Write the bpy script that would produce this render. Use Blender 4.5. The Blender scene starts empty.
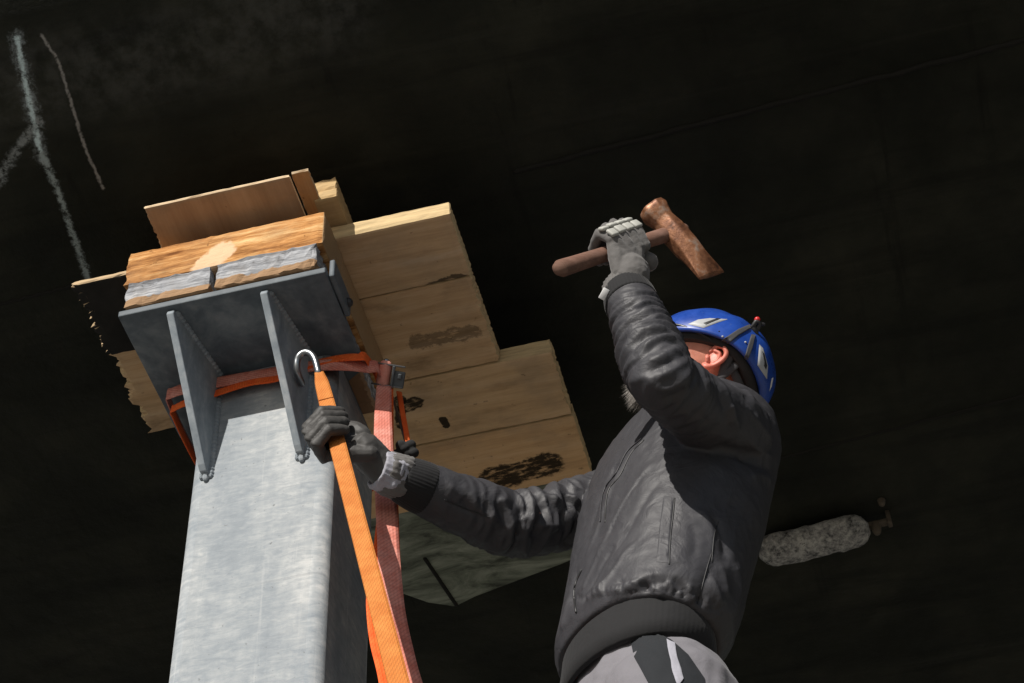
import bpy, bmesh, math, random
import numpy as np
from mathutils import Vector, Matrix, noise as mn
from mathutils.bvhtree import BVHTree

sc = bpy.context.scene
col = sc.collection
random.seed(4)

# ------------------------------------------------------------------ camera
FPX = 1964.986
PITCH, ROLL = math.radians(48.196), math.radians(-2.7863)
EYE = Vector((0, 0, 1.6))
cF = Vector((0, math.cos(PITCH), math.sin(PITCH)))
cU0 = Vector((0, -math.sin(PITCH), math.cos(PITCH)))
cR0 = Vector((1, 0, 0))
cR = cR0 * math.cos(ROLL) + cU0 * math.sin(ROLL)
cU = -cR0 * math.sin(ROLL) + cU0 * math.cos(ROLL)
cd = bpy.data.cameras.new('camera')
cam = bpy.data.objects.new('camera', cd)
col.objects.link(cam)
m = Matrix((cR, cU, -cF)).transposed().to_4x4()
m.translation = EYE
cam.matrix_world = m
cd.sensor_width = 36
cd.lens = FPX / 1024 * 36
cd.clip_start = .05
cd.clip_end = 2000
sc.camera = cam

# column frame: origin under the plate on the column axis
YAW = math.radians(-11.926)
C0 = EYE + Vector((-.40283, 2.46034, 2.58058))
MCOL = Matrix.Translation(C0) @ Matrix.Rotation(YAW, 4, 'Z')
MINV = MCOL.inverted()
eX = MCOL.to_3x3() @ Vector((1, 0, 0))
eY = MCOL.to_3x3() @ Vector((0, 1, 0))


def ray(px, py):
    return (cF + cR * ((px - 512) / FPX) + cU * ((341.5 - py) / FPX)).normalized()


def at(px, py, Y):
    """world point seen at a pixel, at world depth y = Y"""
    r = ray(px, py)
    return EYE + r * (Y / r.y)


def onz(px, py, z):
    r = ray(px, py)
    return MINV @ (EYE + r * ((C0.z + z - EYE.z) / r.z))


def onplane(px, py, co, n):
    r = ray(px, py)
    t = (co - EYE).dot(n) / r.dot(n)
    return EYE + r * t


# ------------------------------------------------------------------ light
w = bpy.data.worlds.new('World')
sc.world = w
w.use_nodes = True
nt = w.node_tree
sky = nt.nodes.new('ShaderNodeTexSky')
sky.sky_type = 'NISHITA'
sky.sun_disc = False
SUNV = -(eX * .049 + eY * .182 + Vector((0, 0, -.118))).normalized()   # towards the sun
sky.sun_elevation = math.asin(SUNV.z)
sky.sun_rotation = math.atan2(SUNV.x, SUNV.y)
nt.links.new(sky.outputs[0], nt.nodes['Background'].inputs[0])
nt.nodes['Background'].inputs[1].default_value = .05
sd = bpy.data.lights.new('sun', 'SUN')
sd.energy = 4.6
sd.angle = math.radians(.5)
sd.color = (1, .95, .88)
sun = bpy.data.objects.new('sun', sd)
col.objects.link(sun)
sun.rotation_euler = SUNV.to_track_quat('Z', 'Y').to_euler()
sun.location = (0, -5, 12)
sc.view_settings.view_transform = 'Standard'
sc.view_settings.look = 'None'
sc.view_settings.exposure = 0.35
sc.view_settings.gamma = 1
sc.render.resolution_x = 1024
sc.render.resolution_y = 683

# ------------------------------------------------------------------ node helpers


class Mat:
    def __init__(s, name, rough=.6, metal=0., spec=.5):
        s.m = bpy.data.materials.new(name)
        s.m.use_nodes = True
        s.t = s.m.node_tree
        s.b = s.t.nodes['Principled BSDF']
        s.b.inputs['Roughness'].default_value = rough
        s.b.inputs['Metallic'].default_value = metal
        s.b.inputs['Specular IOR Level'].default_value = spec
        s.tc = s.t.nodes.new('ShaderNodeTexCoord')
        s.hs = []

    def n(s, kind, **kw):
        nd = s.t.nodes.new('ShaderNode' + kind)
        for k, v in kw.items():
            setattr(nd, k, v)
        return nd

    def inp(s, sock, v):
        if isinstance(v, bpy.types.NodeSocket):
            s.t.links.new(v, sock)
        elif v is not None:
            sock.default_value = v

    def math(s, op, a, b=None, c=None, clamp=False):
        nd = s.n('Math', operation=op, use_clamp=clamp)
        s.inp(nd.inputs[0], a)
        s.inp(nd.inputs[1], b)
        if c is not None:
            s.inp(nd.inputs[2], c)
        return nd.outputs[0]

    def vm(s, op, a, b=None, out=0):
        nd = s.n('VectorMath', operation=op)
        s.inp(nd.inputs[0], a)
        if b is not None:
            s.inp(nd.inputs['Scale' if op == 'SCALE' else 1], b)
        return nd.outputs[out]

    def co(s, scale=(1, 1, 1), kind='Object', off=(0, 0, 0), rot=(0, 0, 0)):
        mp = s.n('Mapping')
        mp.inputs['Scale'].default_value = scale
        mp.inputs['Location'].default_value = off
        mp.inputs['Rotation'].default_value = rot
        s.t.links.new(s.tc.outputs[kind], mp.inputs[0])
        return mp.outputs[0]

    def noise(s, vec, scale=5., detail=4., rough=.6, dist=0., out=0):
        nd = s.n('TexNoise')
        s.inp(nd.inputs['Vector'], vec)
        nd.inputs['Scale'].default_value = scale
        nd.inputs['Detail'].default_value = detail
        nd.inputs['Roughness'].default_value = rough
        nd.inputs['Distortion'].default_value = dist
        return nd.outputs[out]

    def vor(s, vec, scale, feat='F1', out='Distance'):
        nd = s.n('TexVoronoi', feature=feat)
        s.inp(nd.inputs['Vector'], vec)
        nd.inputs['Scale'].default_value = scale
        return nd.outputs[out]

    def wave(s, vec, scale, dist=0., axis='X', dscale=1., prof='SIN'):
        nd = s.n('TexWave', bands_direction=axis, wave_profile=prof)
        s.inp(nd.inputs['Vector'], vec)
        nd.inputs['Scale'].default_value = scale
        nd.inputs['Distortion'].default_value = dist
        nd.inputs['Detail Scale'].default_value = dscale
        return nd.outputs[1]

    def ramp(s, fac, stops):
        nd = s.n('ValToRGB')
        e = nd.color_ramp.elements
        while len(e) < len(stops):
            e.new(.5)
        for k, (p, c) in enumerate(stops):
            e[k].position = p
            e[k].color = (*c, 1) if not isinstance(c, (int, float)) else (c, c, c, 1)
        s.inp(nd.inputs[0], fac)
        return nd.outputs[0]

    def step(s, v, a, b):
        nd = s.n('MapRange', interpolation_type='SMOOTHSTEP')
        s.inp(nd.inputs[0], v)
        nd.inputs[1].default_value = a
        nd.inputs[2].default_value = b
        return nd.outputs[0]

    def mix(s, f, a, b, mode='MIX'):
        nd = s.n('Mix', data_type='RGBA', blend_type=mode)
        s.inp(nd.inputs[0], f)
        for sk, v in ((nd.inputs[6], a), (nd.inputs[7], b)):
            if isinstance(v, (tuple, list)):
                v = (*v[:3], 1)
            s.inp(sk, v)
        return nd.outputs[2]

    def color(s, c):
        if isinstance(c, (tuple, list)):
            c = (*c[:3], 1)
        s.inp(s.b.inputs['Base Color'], c)
        return s

    def rough(s, v):
        s.inp(s.b.inputs['Roughness'], v)
        return s

    def bump(s, h, strength=.3, dist=.01):
        nd = s.n('Bump')
        nd.inputs['Strength'].default_value = strength
        nd.inputs['Distance'].default_value = dist
        s.inp(nd.inputs['Height'], h)
        if s.hs:
            s.t.links.new(s.hs[-1], nd.inputs['Normal'])
        s.hs.append(nd.outputs[0])
        s.t.links.new(nd.outputs[0], s.b.inputs['Normal'])
        return s

    def segdist(s, p, a, b):
        a = Vector(a)
        ab = Vector(b) - a
        d = s.vm('SUBTRACT', p, tuple(a))
        h = s.math('DIVIDE', s.vm('DOT_PRODUCT', d, tuple(ab), out=1), ab.length_squared, clamp=True)
        pr = s.n('VectorMath', operation='SCALE')
        pr.inputs[0].default_value = tuple(ab)
        s.inp(pr.inputs['Scale'], h)
        return s.vm('LENGTH', s.vm('SUBTRACT', d, pr.outputs[0]), out=1)


# ------------------------------------------------------------------ mesh helpers
def link(name, me, mat=None, parent=None, smooth=False):
    o = bpy.data.objects.new(name, me)
    col.objects.link(o)
    if mat is not None:
        for mm in (mat if isinstance(mat, (list, tuple)) else [mat]):
            me.materials.append(mm.m if isinstance(mm, Mat) else mm)
    if parent is not None:
        o.parent = parent
    if smooth:
        me.shade_smooth()
    return o


def tag(o, label=None, cat=None, group=None, kind=None):
    for k, v in (('label', label), ('category', cat), ('group', group), ('kind', kind)):
        if v:
            o[k] = v
    return o


def empty(name, loc, rz=0., **kw):
    o = bpy.data.objects.new(name, None)
    col.objects.link(o)
    o.location = loc
    o.rotation_euler = (0, 0, rz)
    o.empty_display_size = .1
    return tag(o, **kw)


def bm_mesh(bm, name='m'):
    bmesh.ops.recalc_face_normals(bm, faces=bm.faces[:])
    me = bpy.data.meshes.new(name)
    bm.to_mesh(me)
    bm.free()
    return me


def add_box(bm, a, b, bev=0., seg=2, M=None):
    bt = bmesh.new()
    bmesh.ops.create_cube(bt, size=1)
    c = [(a[i] + b[i]) / 2 for i in range(3)]
    s = [abs(b[i] - a[i]) for i in range(3)]
    for v in bt.verts:
        v.co = Vector((c[0] + v.co.x * s[0], c[1] + v.co.y * s[1], c[2] + v.co.z * s[2]))
    if bev:
        bmesh.ops.bevel(bt, geom=bt.edges[:], offset=bev, segments=seg, affect='EDGES', profile=.5)
    if M is not None:
        bt.transform(M)
    append(bm, bt)


def append(bm, bt):
    t = bpy.data.meshes.new('t')
    bt.to_mesh(t)
    bt.free()
    bm.from_mesh(t)
    bpy.data.meshes.remove(t)


def add_prism(bm, prof, axis, a, b, bev=0.):
    """extrude a 2D outline along an axis from a to b"""
    bt = bmesh.new()

    def P(u, v, t):
        return {'x': (t, u, v), 'y': (u, t, v), 'z': (u, v, t)}[axis]
    v0 = [bt.verts.new(P(u, v, a)) for u, v in prof]
    v1 = [bt.verts.new(P(u, v, b)) for u, v in prof]
    n = len(prof)
    bt.faces.new(v0)
    bt.faces.new(v1[::-1])
    for i in range(n):
        bt.faces.new((v0[i], v1[i], v1[(i + 1) % n], v0[(i + 1) % n]))
    bmesh.ops.recalc_face_normals(bt, faces=bt.faces[:])
    if bev:
        es = [e for e in bt.edges if len(e.link_faces) == 2 and e.calc_face_angle(0) > .6]
        bmesh.ops.bevel(bt, geom=es, offset=bev, segments=2, affect='EDGES', profile=.5)
    append(bm, bt)


def catmull(pts, n, closed=False):
    pts = [Vector(p) for p in pts]
    out = []
    N = len(pts)
    last = N if closed else N - 1
    for i in range(last):
        if closed:
            p0, p1, p2, p3 = (pts[(i + k - 1) % N] for k in range(4))
        else:
            p1, p2 = pts[i], pts[i + 1]
            p0 = pts[i - 1] if i else p1 * 2 - p2
            p3 = pts[i + 2] if i + 2 < N else p2 * 2 - p1
        for k in range(n):
            t = k / n
            out.append(.5 * ((2 * p1) + (p2 - p0) * t + (2 * p0 - 5 * p1 + 4 * p2 - p3) * t * t
                             + (3 * p1 - p0 - 3 * p2 + p3) * t ** 3))
    if not closed:
        out.append(pts[-1])
    return out


def lerp_list(vals, n):
    """smoothly resample per-point scalars the way catmull(pts, n) resamples points"""
    return [v.x for v in catmull([Vector((float(x), 0, 0)) for x in vals], n)]


def add_tube(bm, pts, rad, seg=12, caps=True, closed=False, flat=None):
    """tube along pts; rad scalar or list; flat=(dir, factor) squashes the section along a direction"""
    pts = [Vector(p) for p in pts]
    N = len(pts)
    if not hasattr(rad, '__len__'):
        rad = [rad] * N
    T = []
    for i in range(N):
        if closed:
            t = pts[(i + 1) % N] - pts[i - 1]
        else:
            t = pts[min(i + 1, N - 1)] - pts[max(i - 1, 0)]
        T.append(t.normalized())
    a = T[0].orthogonal().normalized()
    if flat:
        a = (Vector(flat[0]) - T[0] * Vector(flat[0]).dot(T[0])).normalized()
    rings = []
    for i in range(N):
        a = (a - T[i] * a.dot(T[i])).normalized()
        b = T[i].cross(a)
        k = flat[1] if flat else 1.
        rings.append([bm.verts.new(pts[i] + a * (math.cos(2 * math.pi * j / seg) * rad[i] * k)
                                   + b * (math.sin(2 * math.pi * j / seg) * rad[i])) for j in range(seg)])
    for i in range(N if closed else N - 1):
        r0, r1 = rings[i], rings[(i + 1) % N]
        for j in range(seg):
            bm.faces.new((r0[j], r0[(j + 1) % seg], r1[(j + 1) % seg], r1[j]))
    if caps and not closed:
        for r, p, t, rr, sgn in ((rings[0], pts[0], T[0], rad[0], -1), (rings[-1], pts[-1], T[-1], rad[-1], 1)):
            pr = r
            for q in (.5, .85):
                nr = [bm.verts.new(p + (v.co - p) * (math.cos(q * math.pi / 2) / (1 if pr is r else 1))
                                   + t * (sgn * rr * math.sin(q * math.pi / 2) * .8)) for v in r]
                for j in range(seg):
                    bm.faces.new((pr[j], pr[(j + 1) % seg], nr[(j + 1) % seg], nr[j]))
                pr = nr
            bm.faces.new(pr)
    return rings


def ribbon(name, pts, wdirs, widths, th, mat, parent=None, n=8, closed=False):
    """flat webbing: centre line, direction across and width at each point; uv.y runs along it in metres"""
    P = catmull(pts, n, closed)
    Wd = catmull([Vector(d).normalized() for d in wdirs], n, closed)
    if hasattr(widths, '__len__'):
        wl = lerp_list(widths, n) if not closed else [widths[0]] * len(P)
    else:
        wl = [widths] * len(P)
    bm = bmesh.new()
    uvl = bm.loops.layers.uv.new('UVMap')
    N = len(P)
    K = 6
    rows, L, acc = [], [], 0.
    for i in range(N):
        t = (P[(i + 1) % N] - P[i - 1]) if closed else (P[min(i + 1, N - 1)] - P[max(i - 1, 0)])
        t.normalize()
        wv = Wd[i] - t * Wd[i].dot(t)
        wv.normalize()
        nn = t.cross(wv)
        if i:
            acc += (P[i] - P[i - 1]).length
        L.append(acc)
        sec = []
        for sgn in (1, -1):
            for k in range(K + 1):
                u = (k / K - .5) * sgn
                edge = .55 if abs(u) > .45 else 1.
                sec.append(((P[i] + wv * (u * wl[i]) + nn * (sgn * th / 2 * edge)), u + .5))
        rows.append([(bm.verts.new(c), u) for c, u in sec])
    M = 2 * (K + 1)
    for i in range(N if closed else N - 1):
        i2 = (i + 1) % N
        for k in range(M):
            k2 = (k + 1) % M
            q = [rows[i][k], rows[i][k2], rows[i2][k2], rows[i2][k]]
            try:
                f = bm.faces.new([v for v, _ in q])
            except ValueError:
                continue
            f.smooth = True
            l1 = L[i]
            l2 = L[i2] if i2 else acc + .01
            for lp, (vv, u), y in zip(f.loops, q, (l1, l1, l2, l2)):
                lp[uvl].uv = (u, y)
    if not closed:
        bm.faces.new([v for v, _ in rows[0]][::-1])
        bm.faces.new([v for v, _ in rows[-1]])
    return link(name, bm_mesh(bm, name), mat, parent)


def col_obj(name, bm, mat, parent=None, smooth=False, origin=None, **kw):
    """mesh drawn in the column frame -> object standing in the world (or a child of a column-frame root)"""
    if parent is not None:
        inv = Matrix.Translation(-parent['_o']) if '_o' in parent else None
        me = bm_mesh(bm, name)
        off = ROOTO.get(parent.name)
        if off is not None:
            me.transform(Matrix.Translation(-off))
        o = link(name, me, mat, parent, smooth)
        ROOTO[o.name] = off
        return tag(o, **kw)
    me = bm_mesh(bm, name)
    vs = [v.co for v in me.vertices]
    c = Vector(origin) if origin is not None else Vector((sum(v.x for v in vs) / len(vs), sum(v.y for v in vs) / len(vs), min(v.z for v in vs)))
    me.transform(Matrix.Translation(-c))
    o = link(name, me, mat, None, smooth)
    o.location = MCOL @ c
    o.rotation_euler = (0, 0, YAW)
    ROOTO[o.name] = c
    return tag(o, **kw)


ROOTO = {}


def col_empty(name, c, **kw):
    o = empty(name, MCOL @ Vector(c), YAW, **kw)
    ROOTO[o.name] = Vector(c)
    return o


def remesh(bm, voxel, smooth=4, fac=.5):
    me = bm_mesh(bm, 'tmp')
    o = bpy.data.objects.new('tmp', me)
    col.objects.link(o)
    r = o.modifiers.new('r', 'REMESH')
    r.mode = 'VOXEL'
    r.voxel_size = voxel
    r.use_smooth_shade = True
    if smooth:
        s = o.modifiers.new('s', 'SMOOTH')
        s.iterations = smooth
        s.factor = fac
    dg = bpy.context.evaluated_depsgraph_get()
    me2 = bpy.data.meshes.new_from_object(o.evaluated_get(dg))
    bpy.data.objects.remove(o)
    return me2


# ------------------------------------------------------------------ materials of the place
def mat_steel():
    k = Mat('galvanised steel', .7, 0, .22)
    p = k.co()
    a = k.noise(k.co((1, 1, .35)), 9, 6, .65)
    b = k.noise(k.co((5, 5, 16)), 5, 6, .72, .6)
    c = k.noise(p, 45, 3, .6)
    f = k.math('ADD', k.math('MULTIPLY', a, .55), k.math('MULTIPLY', b, .45))
    f = k.math('ADD', k.math('MULTIPLY', f, .85), k.math('MULTIPLY', c, .15))
    cc = k.ramp(f, [(.33, (.145, .17, .195)), (.44, (.215, .24, .262)), (.53, (.295, .315, .328)), (.62, (.42, .43, .43))])
    sv = k.noise(k.co((70, 70, 2.5)), 1., 5, .7, .4)
    cc = k.mix(k.math('MULTIPLY', k.step(sv, .58, .70), .16), cc, (.55, .55, .54))
    sh = k.noise(k.co((2, 2, 60), rot=(.3, .2, 0)), 1., 5, .7, .5)
    cc = k.mix(k.math('MULTIPLY', k.step(sh, .60, .68), .30), cc, (.15, .165, .18))
    pit = k.noise(k.co(), 130, 2, .5)
    cc = k.mix(k.math('MULTIPLY', k.step(pit, .70, .76), .6), cc, (.10, .105, .11))
    rust = k.step(k.noise(k.co((1, 1, 1), off=(3, 1, 2)), 14, 3, .6), .72, .80)
    cc = k.mix(k.math('MULTIPLY', rust, .35), cc, (.30, .22, .12))
    k.color(cc)
    k.rough(k.ramp(f, [(.3, .55), (.7, .8)]))
    k.bump(k.noise(k.co((5, 5, 12)), 6, 5, .65, 1.), .25, .004)
    return k


def mat_plate():
    k = Mat('dull dark galvanised steel', .6, 0, .3)
    a = k.noise(k.co((1, 1, 1)), 11, 6, .65, .6)
    c = k.noise(k.co(), 60, 3, .6)
    f = k.math('ADD', k.math('MULTIPLY', a, .8), k.math('MULTIPLY', c, .2))
    k.color(k.ramp(f, [(.32, (.058, .072, .084)), (.5, (.10, .118, .134)), (.68, (.19, .208, .22))]))
    k.bump(c, .12, .002)
    return k


def mat_gusset():
    k = Mat('zinc coated gusset steel', .6, 0, .25)
    a = k.noise(k.co((3, 3, 1)), 9, 6, .65, .6)
    c = k.noise(k.co(), 70, 3, .6)
    f = k.math('ADD', k.math('MULTIPLY', a, .75), k.math('MULTIPLY', c, .25))
    k.color(k.ramp(f, [(.32, (.15, .175, .20)), (.5, (.225, .255, .28)), (.68, (.34, .36, .375))]))
    k.bump(c, .12, .002)
    return k


def mat_wood(name, base, dark, pale, seed, grain='x', blot=.5, extra=None, scale=1., edge=None, con=.25):
    k = Mat(name, .85, 0, .1)
    s = {'x': (1.2, 14, 14), 'y': (14, 1.2, 14)}[grain]
    off = (seed * 1.7, seed * .9, seed * .37)
    g = k.noise(k.co(tuple(v * scale for v in s), off=off), 3, 6, .62, .25)
    fine = k.noise(k.co(tuple(v * 4 * scale for v in s), off=off), 5, 3, .6)
    f = k.math('ADD', k.math('MULTIPLY', g, .7), k.math('MULTIPLY', fine, .3))
    c = k.ramp(f, [(.5 - con, dark), (.5, base), (.5 + con, pale)])
    big = k.noise(k.co((3, 3, 3), off=(seed, 2, 1)), 2.5, 5, .6)
    c = k.mix(k.math('MULTIPLY', k.step(big, .42, .74), .45), c, tuple(sum(base) / 3 * g * .5 for g in (1.25, 1., .72)))
    spots = k.noise(k.co(off=(seed, 5, 1)), 55, 3, .6)
    c = k.mix(k.math('MULTIPLY', k.step(spots, .66, .74), .55), c, tuple(v * .3 for v in dark))
    bl = k.noise(k.co((4, 9, 9) if grain == 'x' else (9, 4, 9), off=(seed, 0, 3)), 1.4, 5, .65)
    c = k.mix(k.math('MULTIPLY', k.step(bl, .52, .72), blot), c, tuple(v * .28 for v in dark))
    if edge:
        sp = k.n('SeparateXYZ')
        k.t.links.new(k.tc.outputs['Normal'], sp.inputs[0])
        ef = k.step(k.math('ABSOLUTE', sp.outputs[2]), .75, .45)
        ev = k.noise(k.co((4, 4, 60), off=(seed, 1, 1)), 2.2, 4, .7)
        c = k.mix(ef, c, k.ramp(ev, [(.3, tuple(v * .6 for v in edge)), (.6, edge)]))
    if extra:
        c = extra(k, c)
    k.color(c)
    k.bump(f, .28, .0025)
    return k


M_STEEL, M_PLATE = mat_steel(), mat_plate()


def mat_web(name, c1, c2, dirt, lines=3):
    k = Mat(name, .75, 0, .3)
    uv = k.co(kind='UV')
    wv = k.wave(k.co((1, 70, 1), kind='UV'), 1., 0, 'Y')
    st = k.wave(k.co((1, 1, 1), kind='UV'), lines, 0, 'X')
    wv2 = k.wave(k.co((3, 60, 1), kind='UV'), 1., 0, 'DIAGONAL')
    ns = k.noise(k.co(), 30, 5, .7)
    c = k.mix(k.step(ns, .35, .7), c1, c2)
    c = k.mix(k.math('MULTIPLY', k.step(wv2, .5, .95), .28), c, tuple(v * .35 for v in c1))
    c = k.mix(k.math('MULTIPLY', k.step(k.noise(k.co(), 9, 6, .75), .55, .75), dirt), c, (.05, .03, .025))
    k.color(c)
    k.bump(k.math('ADD', wv, k.math('MULTIPLY', st, .6)), .35, .0015)
    return k


M_ORANGE = mat_web('orange webbing', (.47, .145, .024), (.56, .21, .045), .18)
M_RED = mat_web('faded red webbing', (.54, .165, .12), (.68, .30, .24), .4, 2)
M_RED2 = mat_web('orange red webbing', (.78, .10, .015), (.82, .16, .03), .15, 2)


def mat_plain(name, c, rough=.5, metal=0., bump=.1, scale=60, var=.25):
    k = Mat(name, rough, metal)
    n = k.noise(k.co(), scale, 4, .65)
    k.color(k.mix(n, tuple(v * (1 - var) for v in c), tuple(v * (1 + var) for v in c)))
    if bump:
        k.bump(n, bump, .002)
    return k


M_IRON = mat_plain('dark zinc plated iron', (.16, .165, .17), .38, .8)
M_HOOK = mat_plain('bright zinc wire', (.27, .285, .30), .3, .9)
M_BLACKRUB = mat_plain('black plastic', (.018, .018, .02), .5)

# ------------------------------------------------------------------ ground
k = Mat('dock concrete', .85)
k.color(k.ramp(k.noise(k.co(), 1.3, 8, .65), [(.3, (.16, .155, .142)), (.7, (.25, .243, .225))]))
k.bump(k.noise(k.co(), 30, 5, .6), .3, .01)
bm = bmesh.new()
bmesh.ops.create_grid(bm, x_segments=4, y_segments=4, size=300)
g = link('ground', bm_mesh(bm, 'ground'), k)
tag(g, kind='structure')

# ------------------------------------------------------------------ the ship's hull
HZ = .345                                  # height of the flat bottom above the plate
YT = -.20                                  # where it starts to turn up towards the bilge


def hz(y):
    return HZ - .03 * (y - YT) if y > YT else HZ + .70 * (y - YT) ** 2


def onhull(px, py):
    """point of the hull's underside seen at a pixel"""
    r = MINV.to_3x3() @ ray(px, py)
    o = MINV @ EYE
    lo, hi = .5, 30.
    for _ in range(60):
        t = (lo + hi) / 2
        P = o + r * t
        if P.z < hz(P.y):
            lo = t
        else:
            hi = t
    return o + r * lo


HNL = Vector((0, .03, 1)).normalized()     # hull normal in the column frame where it is flat

k = Mat('black antifouling paint', .6, 0, .1)
pw = k.co()
n1 = k.noise(pw, 3.2, 7, .68)
n2 = k.noise(pw, 26, 5, .65)
n4 = k.noise(pw, 75, 5, .75)
n3 = k.noise(k.co((1, 5, 5)), 2.2, 5, .6, .5)
c = k.ramp(n1, [(.3, (.008, .009, .0065)), (.5, (.0155, .0165, .0118)), (.72, (.030, .030, .021))])
c = k.mix(k.math('MULTIPLY', k.step(n3, .50, .75), .6), c, (.006, .0064, .005))
lay = k.noise(k.co((.5, 9, 9)), 2.4, 6, .62, .3)
c = k.mix(k.math('MULTIPLY', k.step(lay, .50, .66), .35), c, (.007, .0074, .006))
c = k.mix(k.math('MULTIPLY', k.step(k.noise(k.co((.4, 14, 14), off=(2, 0, 0)), 1.6, 4, .6), .60, .72), .22), c, (.034, .034, .026))
drip = k.noise(k.co((12, .8, 8), off=(1, 1, 0)), 2.0, 5, .65)
c = k.mix(k.math('MULTIPLY', k.step(drip, .60, .72), .5), c, (.005, .005, .004))
# grazing light painted into the hull colour: a paler band high on the left
GRAZE = [onhull(-60, 100), onhull(140, 62), onhull(330, 10)]
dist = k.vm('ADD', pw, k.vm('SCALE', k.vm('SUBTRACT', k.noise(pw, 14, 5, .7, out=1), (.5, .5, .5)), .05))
d = k.math('MINIMUM', k.segdist(dist, GRAZE[0], GRAZE[1]), k.segdist(dist, GRAZE[1], GRAZE[2]))
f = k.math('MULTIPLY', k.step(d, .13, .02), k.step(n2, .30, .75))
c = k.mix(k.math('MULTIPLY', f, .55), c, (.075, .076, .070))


def streak(c, pix, wd, colr, amt, thr):
    pts = [onhull(*q) for q in pix]
    dd = None
    wob = k.vm('ADD', pw, k.vm('SCALE', k.vm('SUBTRACT', k.noise(pw, 90, 5, .75, out=1), (.5, .5, .5)), wd * 2.2))
    for a, b in zip(pts, pts[1:]):
        e = k.segdist(wob, a, b)
        dd = e if dd is None else k.math('MINIMUM', dd, e)
    f = k.math('MULTIPLY', k.step(dd, wd * .85, wd * .1), k.step(n4, thr, thr + .22))
    return k.mix(k.math('MULTIPLY', f, amt), c, colr)


c = streak(c, [(16, 36), (24, 75), (36, 125), (42, 160)], .022, (.20, .225, .23), .9, .36)
c = streak(c, [(17, 38), (28, 95), (40, 150)], .009, (.52, .64, .66), .95, .30)
c = streak(c, [(38, 122), (16, 150), (-4, 185)], .016, (.24, .26, .26), .9, .36)
c = streak(c, [(42, 155), (58, 190), (70, 225), (80, 255), (92, 290)], .012, (.28, .33, .33), .95, .33)
c = streak(c, [(42, 36), (58, 60), (72, 105), (84, 145), (103, 188)], .0055, (.26, .25, .235), .9, .30)
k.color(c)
k.rough(k.ramp(n2, [(.3, .5), (.7, .75)]))
k.bump(k.noise(pw, 55, 5, .7), .45, .006)
k.bump(n1, .3, .03)
M_HULL = k

bm = bmesh.new()
yt = -.66
zt, tt = hz(yt), math.atan(1.4 * (YT - yt))
R_ = .9
prof = []
for i in range(9, 0, -1):
    th = tt + (math.radians(95) - tt) * i / 9
    prof.append((yt - R_ * (math.sin(th) - math.sin(tt)), zt + R_ * (math.cos(tt) - math.cos(th))))
prof = [(prof[0][0] + .3, prof[0][1] + 3.5)] + prof
prof += [(yt + (YT - yt) * i / 10, hz(yt + (YT - yt) * i / 10)) for i in range(11)]
prof += [(y, hz(y)) for y in (.3, 1, 2, 3, 5)] + [(8, hz(5) + .1), (11, hz(5) + 1.2), (12, hz(5) + 7)]
X0, X1, NX = -9, 9, 24
rows = []
for i in range(NX + 1):
    x = X0 + (X1 - X0) * i / NX
    rows.append([bm.verts.new((x, u, v)) for u, v in prof])
for i in range(NX):
    for j in range(len(prof) - 1):
        bm.faces.new((rows[i][j], rows[i][j + 1], rows[i + 1][j + 1], rows[i + 1][j]))
# closed top (the deck) and ends, so the hull is a body and keeps daylight out
bm.faces.new([r[0] for r in rows] + [r[-1] for r in rows[::-1]])
bm.faces.new(rows[0])
bm.faces.new(rows[-1][::-1])
for fc in bm.faces:
    fc.smooth = len(fc.verts) == 4
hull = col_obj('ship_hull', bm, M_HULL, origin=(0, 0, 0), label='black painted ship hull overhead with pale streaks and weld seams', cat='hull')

M_WELD = Mat('painted weld', .6, 0, .12)
M_WELD.color((.013, .0125, .0105))
M_WELD.bump(M_WELD.noise(M_WELD.co(), 60, 4, .7), .6, .006)


def seam(pa, pb, r, ext=(0, 0)):
    a, b = onhull(*pa), onhull(*pb)
    dv = b - a
    a, b = a - dv * ext[0], b + dv * ext[1]
    pts = []
    for i in range(61):
        q = a.lerp(b, i / 60)
        q.y += mn.noise(Vector((i * .35, 2, 0))) * .004
        q.z = hz(q.y) + .001
        pts.append(q)
    bm = bmesh.new()
    add_tube(bm, pts, [r * (1 + .35 * mn.noise(Vector((i * .9, 7, 0)))) for i in range(61)], 8)
    col_obj('weld_seam', bm, M_WELD, hull, True)


seam((560, 160), (1024, 40), .006, (.1, .3))
seam((-30, 312), (75, 285), .004, (.3, .0))
seam((850, 440), (1024, 395), .004, (1.2, .3))

# lighter, worn doubler plate low on the hull behind the post
k = Mat('worn grey green paint', .7, 0, .3)
a = k.noise(k.co((1, 3, 3)), 6, 7, .7, .8)
c = k.ramp(a, [(.36, (.03, .034, .024)), (.5, (.13, .145, .11)), (.66, (.25, .27, .215))])
k.color(c)
k.bump(a, .5, .006)
bm = bmesh.new()
pix = [(330, 470), (394, 588), (428, 600), (455, 604), (475, 594), (520, 577), (560, 562), (598, 546), (596, 488), (470, 470)]
lo, hi = [], []
for q in pix:
    p = onhull(*q)
    hi.append(bm.verts.new((p.x, p.y, hz(p.y) + .002)))
    lo.append(bm.verts.new((p.x, p.y, hz(p.y) - .007)))
bm.faces.new(hi)
bm.faces.new(lo[::-1])
for i in range(len(pix)):
    j = (i + 1) % len(pix)
    bm.faces.new((lo[i], lo[j], hi[j], hi[i]))
col_obj('doubler_plate', bm, k, hull, label='worn grey green plate on the black hull')
a, b = onhull(425, 556), onhull(456, 602)
bm = bmesh.new()
add_tube(bm, [Vector((p.x, p.y, hz(p.y) - .008)) for p in (a.lerp(b, i / 8) for i in range(9))], .0045, 8)
col_obj('weld_seam', bm, M_WELD, hull, True)

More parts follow.
